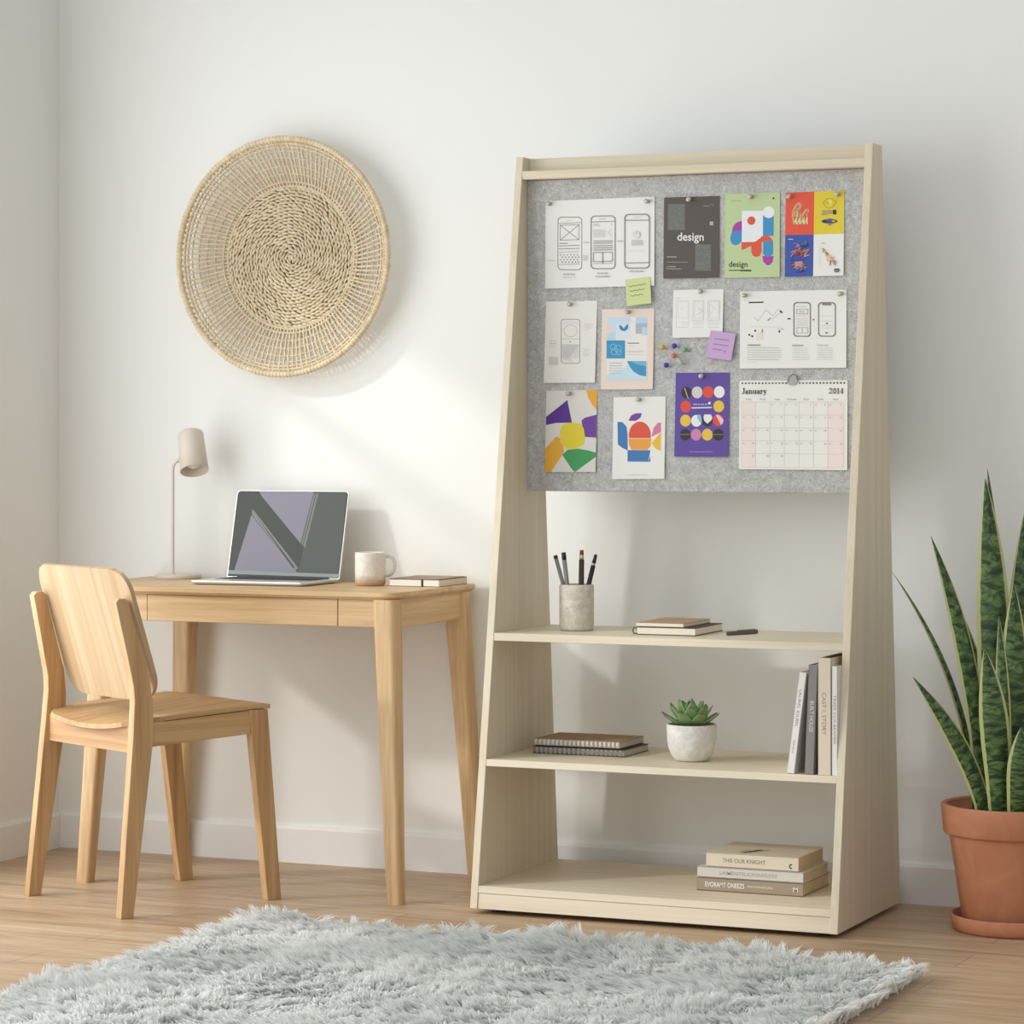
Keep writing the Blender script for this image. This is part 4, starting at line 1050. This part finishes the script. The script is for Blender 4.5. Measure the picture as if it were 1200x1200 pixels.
def make_pile():
    sp_ = .0185
    gx, gy = np.meshgrid(np.arange(RX0, RX1, sp_), np.arange(-2.3, RY1, sp_))
    c = np.stack([gx.ravel(), gy.ravel()], 1)+rng.uniform(-.008, .008, (gx.size, 2))
    def field(p, seed, fr):
        r2 = np.random.default_rng(seed); v = np.zeros(len(p))
        for _ in range(7):
            k = r2.normal(0, fr, 2); v += np.sin(p @ k+r2.uniform(0, 6.28))
        return v/2.6
    ang = -1.9+.95*field(c, 1, 7)+.5*field(c, 2, 26)+rng.normal(0, .22, len(c))
    lean = np.clip(.80+.22*field(c, 3, 14)+rng.normal(0, .1, len(c)), .35, 1.2)
    ln = .046+.006*field(c, 4, 18)+rng.normal(0, .003, len(c))
    tone = np.clip(.52+.22*field(c, 5, 9)+.10*field(c, 6, 40)+rng.normal(0, .10, len(c)), 0, 1)
    # outer tufts fall outwards
    for cond, a_ in ((c[:, 0] < RX0+.018, PI), (c[:, 0] > RX1-.018, -.4), (c[:, 1] > RY1-.018, PI/2)):
        ang = np.where(cond, a_+rng.normal(0, .8, len(c)), ang)
    K = 28; n = len(c)*K
    ci = np.repeat(np.arange(len(c)), K)
    off = rng.normal(0, .0078, (n, 2))
    root = c[ci]+off
    
    a = ang[ci]+rng.normal(0, .16, n); d = np.stack([np.cos(a), np.sin(a)], 1)
    L = np.clip(ln[ci]*rng.uniform(.75, 1.12, n), .02, .07); le = lean[ci]
    hor = L*np.sin(np.clip(le, .2, 1.25)); ver = L*np.cos(np.clip(le, .2, 1.25))
    tip = np.concatenate([c[ci]+off*.5+d*hor[:, None], (.013+ver+rng.normal(0, .0015, n))[:, None]], 1)
    r3 = np.concatenate([root, np.full((n, 1), .0115)], 1)
    mid = np.concatenate([root+d*(hor*.22)[:, None], (.012+ver*.85)[:, None]], 1)
    side = np.stack([-d[:, 1], d[:, 0], np.zeros(n)], 1)
    tw = rng.uniform(-.8, .8, n)[:, None]; side = side*np.cos(tw)+np.array([0, 0, 1.])*np.sin(tw)
    w = rng.uniform(.0013, .0022, n)[:, None]
    V = np.zeros((n, 7, 3))
    for k, (t, f) in enumerate(((0, 1.0), (.38, .95), (.72, .7))):
        p = (1-t)**2*r3+2*t*(1-t)*mid+t*t*tip
        V[:, 2*k] = p-side*w*f; V[:, 2*k+1] = p+side*w*f
    V[:, 6] = tip
    V -= np.array(rl_)
    base = (np.arange(n)*7)[:, None]
    quads = np.concatenate([base+np.array([0, 1, 3, 2]), base+np.array([2, 3, 5, 4])], 1).reshape(-1)
    tris = (base+np.array([4, 5, 6])).reshape(-1)
    me = bpy.data.meshes.new('pile')
    me.vertices.add(n*7); me.vertices.foreach_set('co', V.reshape(-1).astype(np.float32))
    me.loops.add(n*11); me.loops.foreach_set('vertex_index', np.concatenate([quads, tris]).astype(np.int32))
    me.polygons.add(n*3)
    st = np.concatenate([np.arange(n*2)*4, n*8+np.arange(n)*3]).astype(np.int32)
    me.polygons.foreach_set('loop_start', st)
    me.update(calc_edges=True); me.validate()
    at = me.attributes.new('tone', 'FLOAT', 'POINT')
    tv = np.clip(tone[ci]+rng.normal(0, .10, n), 0, 1)
    at.data.foreach_set('value', np.repeat(tv, 7).astype(np.float32))
    me.polygons.foreach_set('use_smooth', np.ones(n*3, dtype=bool))
    me.materials.append(PILE)
    o = bpy.data.objects.new('pile', me); COL.objects.link(o); o.parent = rug; o['kind'] = 'stuff'
make_pile()

# ------------------------------------------------------------------ light
sd = Vector((1, .83, -.65)).normalized()
sun = bpy.data.lights.new('sun', 'SUN'); so = bpy.data.objects.new('sun', sun); COL.objects.link(so)
so.rotation_euler = sd.to_track_quat('-Z', 'Y').to_euler(); so.location = (-3, -3, 4)
sun.energy = .95; sun.angle = math.radians(3.6); sun.color = (1, .98, .94)
# sky light as area lamps in the openings; the second lamp is added fill
for (a_, b_), en in zip(WINS, (29, 36)):
    win = bpy.data.lights.new('window_daylight', 'AREA'); wo = bpy.data.objects.new('window_daylight', win); COL.objects.link(wo)
    win.shape = 'RECTANGLE'; win.size = WZ1-WZ0+.3; win.size_y = b_-a_
    wo.location = (.02, (a_+b_)/2, (WZ0+WZ1)/2+.15); wo.rotation_euler = (0, -PI/2, 0)
    win.energy = en; win.color = (.95, .985, 1)
w = bpy.data.worlds.new('world'); SC.world = w; w.use_nodes = True
nt = w.node_tree; bg = nt.nodes['Background']
tc = N(nt, 'ShaderNodeTexCoord'); dt = N(nt, 'ShaderNodeVectorMath', operation='DOT_PRODUCT')
nt.links.new(tc.outputs['Generated'], dt.inputs[0]); dt.inputs[1].default_value = Vector((-.76, -.60, .22)).normalized()
mr = N(nt, 'ShaderNodeMapRange'); nt.links.new(dt.outputs['Value'], mr.inputs['Value'])
mr.inputs['From Min'].default_value = -.3; mr.inputs['From Max'].default_value = .9
mr.inputs['To Min'].default_value = .40; mr.inputs['To Max'].default_value = 1.10
nt.links.new(mr.outputs['Result'], bg.inputs['Strength']); bg.inputs['Color'].default_value = (.93, .972, 1, 1)
SC.view_settings.view_transform = 'Standard'; SC.view_settings.look = 'None'
SC.view_settings.exposure = .07; SC.view_settings.gamma = 1; SC.view_settings.use_curve_mapping = False
SC.cycles.max_bounces = 8; SC.cycles.diffuse_bounces = 5
